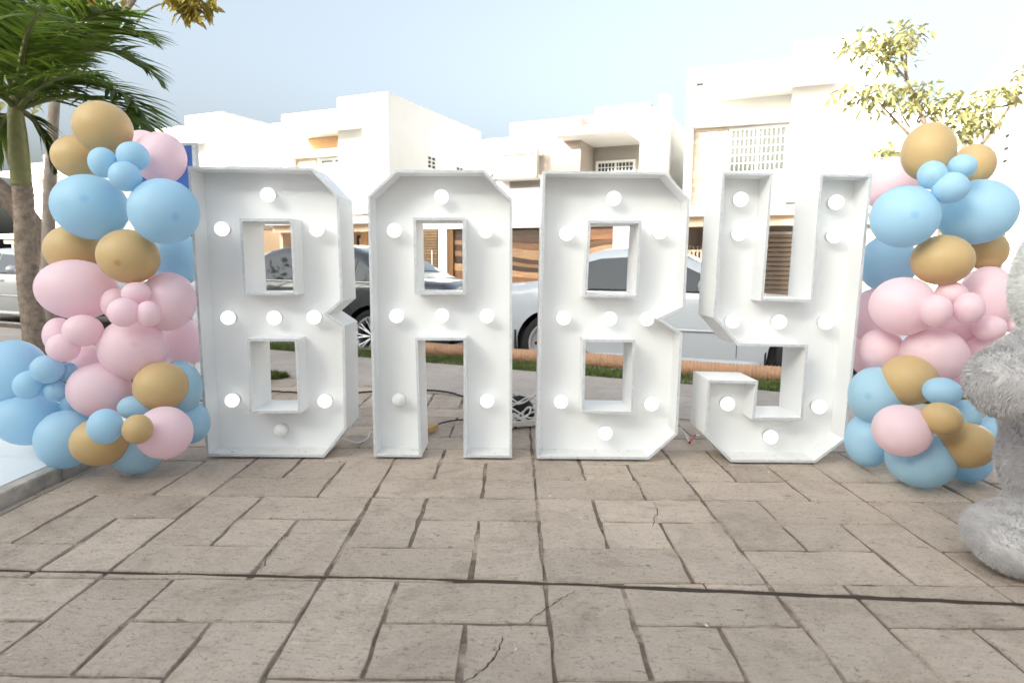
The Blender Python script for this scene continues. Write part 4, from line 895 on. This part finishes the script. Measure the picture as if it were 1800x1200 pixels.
def cl2(x, y, rx, ry, n, d=0): return (tuple(at_y(x, y, lt_y + d)), (rx * s, rx * s * .8, ry * s), n)
leaves('crown', [cl2(338, 0, 40, 22, 110), cl2(330, 16, 22, 18, 30), cl2(350, 20, 20, 18, 26), cl2(130, 5, 60, 30, 60), cl2(180, -30, 60, 40, 90), cl2(290, -80, 70, 40, 160), cl2(60, -80, 90, 40, 120)], M_leafy, lt, .115, .036, .9)
# dark crooked trunk further back on the left
ct = empty('crooked_tree', tuple(at_y(120, 560, 7.0))[:2] + (0,)); tag(ct, 'crooked dark trunk leaning left between palm and balloons', 'tree'); g3 = lambda x, y, d=0: Vector(at_y(x, y, 7.0 + d)); tr = MB()
limb(tr, [Vector(ct.location), g3(112, 470), g3(75, 410), g3(30, 345), g3(-60, 290)], .13, .10, ct, 12); limb(tr, [g3(60, 390), g3(20, 300), g3(-10, 180)], .05, .03, ct)
tr.obj('trunk', M_bark, ct, True)
s = 7.0 / F; leaves('crown', [((float(g3(-120, 180).x), 7.3, 3.2), (1.2, 1.0, .7), 260)], M_leafg, ct, .13, .04)
# bare sapling in front of the orange-tinted house
sp_ = P0 + T * -10.4 - N * 1.6; sa = empty('sapling', (sp_[0], sp_[1], -.08)); tag(sa, 'thin bare sapling across the street, seen between first B and A', 'tree'); tr = MB(); b0 = Vector(sa.location)
limb(tr, [b0, b0 + Vector((.0, 0, .9)), b0 + Vector((0, 0, 1.75))], .045, .035, sa); limb(tr, [b0 + Vector((0, 0, 1.7)), b0 + Vector((.2, 0, 2.1)), b0 + Vector((.32, 0, 2.9))], .03, .01, sa); limb(tr, [b0 + Vector((0, 0, 1.7)), b0 + Vector((-.18, 0, 2.2)), b0 + Vector((-.28, 0, 3.2))], .028, .01, sa)
limb(tr, [b0 + Vector((.2, 0, 2.3)), b0 + Vector((.12, 0, 2.8)), b0 + Vector((.15, 0, 3.6))], .014, .005, sa); tr.obj('trunk', M_bark, sa, True)

# ------------------------------------------------------------------ small things
# blue board behind the left balloons
bb = empty('blue_board', tuple(at_y(318, 600, 4.5))[:2] + (0,), -.10); tag(bb, 'blue board with pale grey edging behind the left balloons', 'board')
x1 = at_y(343, 257, 4.5); x0 = at_y(240, 235, 4.5); w = x1[0] - x0[0]; ox = x1[0] - bb.location.x; zt_, zl_ = x1[2], at_y(343, 345, 4.5)[2] - .45
part('panel', mat('blue_panel', (.035, .10, .36), .4, .3, var=.06, scale=4), bb, (ox - w, ox - .012, 0, .03, zl_, zt_ + .0)); part('edging', M_edge, bb, (ox - .0118, ox + .012, -.006, .036, zl_, zt_ + .02), (ox - w, ox - .012, -.006, .036, zt_ + .001, zt_ + .02))
part('post', M_edge, bb, (ox - .10, ox - .06, .032, .07, 0, zt_ - .1)); part('post', M_edge, bb, (ox - w + .06, ox - w + .10, .032, .07, 0, zt_ - .1))
# drain hose along the kerb
hose = MB(); ht = np.linspace(-1.4, 2.75, 260); pts = [street(t, .56 + .02 * math.sin(t * 1.7), .062 + .004 * math.sin(t * 3)) for t in ht]
hose.tube(pts, [.062 if k % 2 else .070 for k in range(260)], 14); tag(hose.obj('drain_hose', mat('tan_hose', (.42, .25, .155), .6, .3, var=.12, scale=5), None, 30), 'tan corrugated hose lying along the kerb beside the white car', 'hose')
# grass strip
def blades(n, region, h):
    tt = rng.uniform(region[0], region[1], n); dd = rng.uniform(region[2], region[3], n); keep = (np.sin(tt * 5.1 + 2 * np.sin(dd * 9)) + np.sin(tt * 2.3 + 1.1) + rng.normal(0, .8, n)) > -1.1; tt, dd = tt[keep], dd[keep]; n = len(tt)
    P = GL[None] + T[None] * tt[:, None] + N[None] * dd[:, None]; P[:, 2] = -.014; a = rng.uniform(0, 6.28, n); S = np.stack([np.cos(a), np.sin(a), np.zeros(n)], 1) * (.0022 * rng.uniform(.7, 1.5, n))[:, None]
    ln = rng.normal(0, .55, (n, 3)); ln[:, 2] = 0; H = h * rng.uniform(.4, 1.2, n)[:, None]; up = np.array([[0, 0, 1.0]])
    VV = np.concatenate([P - S, P + S, P + (up + ln * .4) * H * .6 + S * .8, P + (up + ln * .4) * H * .6 - S * .8, P + (up * .85 + ln) * H]); i = np.arange(n)
    return VV, np.concatenate([np.stack([i, i + n, i + 2 * n], 1), np.stack([i, i + 2 * n, i + 3 * n], 1), np.stack([i + 3 * n, i + 2 * n, i + 4 * n], 1)])
M_grass = mat('grass_blade', (.125, .165, .045), .6, .25, var=.5, scale=14, transl=.25)
V1, F1 = blades(52000, (-6, 6, .02, .45), .062)
tag(link('grass', raw_mesh('grass', V1, F1, M_grass)), 'short green grass strip between sidewalk and kerb', 'grass', kind='stuff')
gp = at_z(482, 663, 0); V2, F2 = blades(2600, (-.22, .22, -.06, .10), .06); V2 = V2 - np.array(GL) + np.array([gp[0] - .1, gp[1], .02])
tag(link('grass_tuft', raw_mesh('grass_tuft', V2, F2, M_grass)), 'grass tuft on the sidewalk seen through lower hole of first B', 'grass', kind='stuff')
# cables
def cable(name, label, pix, r, m, z=.018, wig=0):
    P = [Vector(at_z(x, y, z)) for x, y in pix]; c = []
    for i in range(len(P) - 1):
        p0, p1, p2, p3 = P[max(i - 1, 0)], P[i], P[i + 1], P[min(i + 2, len(P) - 1)]
        for k in range(8):
            t = k / 8; c.append(.5 * ((2 * p1) + (p2 - p0) * t + (2 * p0 - 5 * p1 + 4 * p2 - p3) * t * t + (3 * p1 - p0 - 3 * p2 + p3) * t ** 3))
    c.append(P[-1])
    for q in c: q.z = z + random.uniform(0, .004)
    return tag(MB().tube(c, r, 8).obj(name, m, None, True), label, 'cable')
cable('black_cable', 'black cable crossing the patio behind the letters', [(430, 686), (480, 688), (530, 690), (630, 690), (700, 684), (755, 686), (785, 689), (812, 696), (870, 712), (905, 714), (935, 716), (980, 735)], .007, M_cable_k)
cable('grey_cable', 'thin grey cable lying behind the legs of the A', [(740, 760), (757, 752), (775, 744), (800, 739), (830, 738), (880, 742), (908, 752)], .005, M_cable_k)
cable('white_cable', 'loop of white cable between first B and A', [(560, 752), (600, 770), (620, 776), (632, 778), (646, 770), (655, 758), (690, 752)], .0045, M_cable_w)
cable('white_cable', 'short white cord with red tip between second B and Y', [(1196, 752), (1204, 762), (1212, 777), (1220, 768), (1236, 762)], .0045, M_cable_w)
rd = at_z(1214, 774, .02)
tag(MB().tube([at_z(1212, 778, .03), at_z(1222, 765, .05)], .008, 6).obj('cord_tip', M_red), 'small red plug on the white cord near letter Y', 'plug')
cable('black_cable', 'thick black cable arching beside the power strip', [(880, 722), (905, 713), (925, 714), (945, 722)], .010, M_cable_k, .03)
# power strip and cable tangle
px = at_z(922, 760, 0); bag = MB()
for k in range(1): bag.lathe([(.0001, .12), (.05, .11), (.09, .07), (.10, .02), (.09, 0)], 14)
bo = bag.obj('adapter_box', M_dark, None, 45); bo.location = (px[0] - .03, px[1] + .28, .015); bo.scale = (1.0, .7, 1.3); tag(bo, 'black adapter pouch behind the white cables beside second B', 'adapter')
ps = empty('power_strip', (px[0] - .0, px[1] + .12, .014), .5); tag(ps, 'white power strip under the cable tangle between A and second B', 'power strip')
bevel(part('housing', M_cable_w, ps, (-.16, .16, -.028, .028, 0, .035)), .005)
for k in range(4): part('outlet', M_dark, ps, (-.13 + k * .075, -.10 + k * .075, -.014, .014, .0352, .037))
tn = MB()
for k in range(7):
    c0 = Vector((px[0] + random.uniform(-.05, .06), px[1] + random.uniform(.05, .25), .05 + .02 * k)); R0 = random.uniform(.06, .11); ph = random.uniform(0, 6); tx = random.uniform(-.9, .9); ty = random.uniform(-.9, .9)
    tn.tube([(c0.x + R0 * math.cos(a + ph), c0.y + R0 * .8 * math.sin(a + ph) + ty * .04 * math.sin(a), max(.02, c0.z + .05 * tx * math.sin(a * 1.0 + ph) + .03 * math.sin(2 * a))) for a in np.linspace(0, 6.0, 30)], .0055, 6)
tag(tn.obj('cable_tangle', M_cable_w, None, True), 'tangled coil of white cables between A and second B', 'cable')
wd_ = MB().box(-.06, .06, -.02, .02, 0, .03).obj('wood_wedge', mat('raw_wood', (.52, .33, .16), .7, .2, var=.2, scale=20)); wp = at_z(757, 762, 0); wd_.location = (wp[0], wp[1] + .02, .013); wd_.rotation_euler.z = 1.2; tag(wd_, 'small raw wood wedge behind the left leg of the A', 'wedge')
# cracks in the stamped concrete: thin dark fissures
def crack(pix, w=.003):
    r = random.Random(len(pix)); P = []
    for (a, b), (c, d) in zip(pix, pix[1:]):
        for k in range(7): f = k / 7; P.append(at_z(a + (c - a) * f + r.uniform(-2.5, 2.5), b + (d - b) * f + r.uniform(-1.5, 1.5), .0022))
    m = MB(); vs = []
    for i, p in enumerate(P):
        t = P[min(i + 1, len(P) - 1)] - P[max(i - 1, 0)]; n = np.array([-t[1], t[0], 0]); n /= np.linalg.norm(n) + 1e-9; ww = w * r.uniform(.3, 1.1) * math.sin(math.pi * (i + .5) / len(P)) ** .4; vs += [p - n * ww, p + n * ww]
    m.add(vs, [(2 * i, 2 * i + 1, 2 * i + 3, 2 * i + 2) for i in range(len(P) - 1)]).obj('crack', M_crack, patio, recalc=False).location.z = .006
M_crack = mat('crack_dirt', (.07, .055, .045), .95, .1)
crack([(815, 1200), (850, 1175), (872, 1150), (885, 1112)], .0035); crack([(915, 1102), (945, 1078), (985, 1052), (1015, 1034)], .0022); crack([(458, 1006), (470, 975), (490, 950), (500, 935)], .0025); crack([(1148, 925), (1155, 895), (1148, 880)], .0018); crack([(1236, 1025), (1244, 1040)], .003)

sj = MB(); xx = np.linspace(-2.08, 5.5, 90); rj = random.Random(5); vs = []
for x in xx:
    a = .009 + rj.uniform(-.003, .005); vs += [(x, jy(x) - a, -.0035), (x, jy(x) + a, -.0035)]
sj.add(vs, [(2 * i, 2 * i + 2, 2 * i + 3, 2 * i + 1) for i in range(89)]).obj('saw_joint', M_crack, patio, recalc=False).location.z = .006
lit = MB(); rl = random.Random(11)
for k in range(46):
    x, y = rl.uniform(-1.9, 2.4), rl.uniform(1.45, 3.1) ** 1.0; a = rl.uniform(0, 6.28); q = rl.uniform(.003, .008); c, d = math.cos(a) * q, math.sin(a) * q
    lit.add([(x - c, y - d, .0015), (x + d * .6, y - c * .6, .003), (x + c, y + d, .0045), (x - d * .6, y + c * .6, .0025)], [(0, 1, 2, 3)])
tag(lit.obj('litter', mat('paper_flake', (.75, .73, .70), .8, .2), None, recalc=False), 'tiny white paper flakes scattered on the patio', 'litter', kind='stuff')
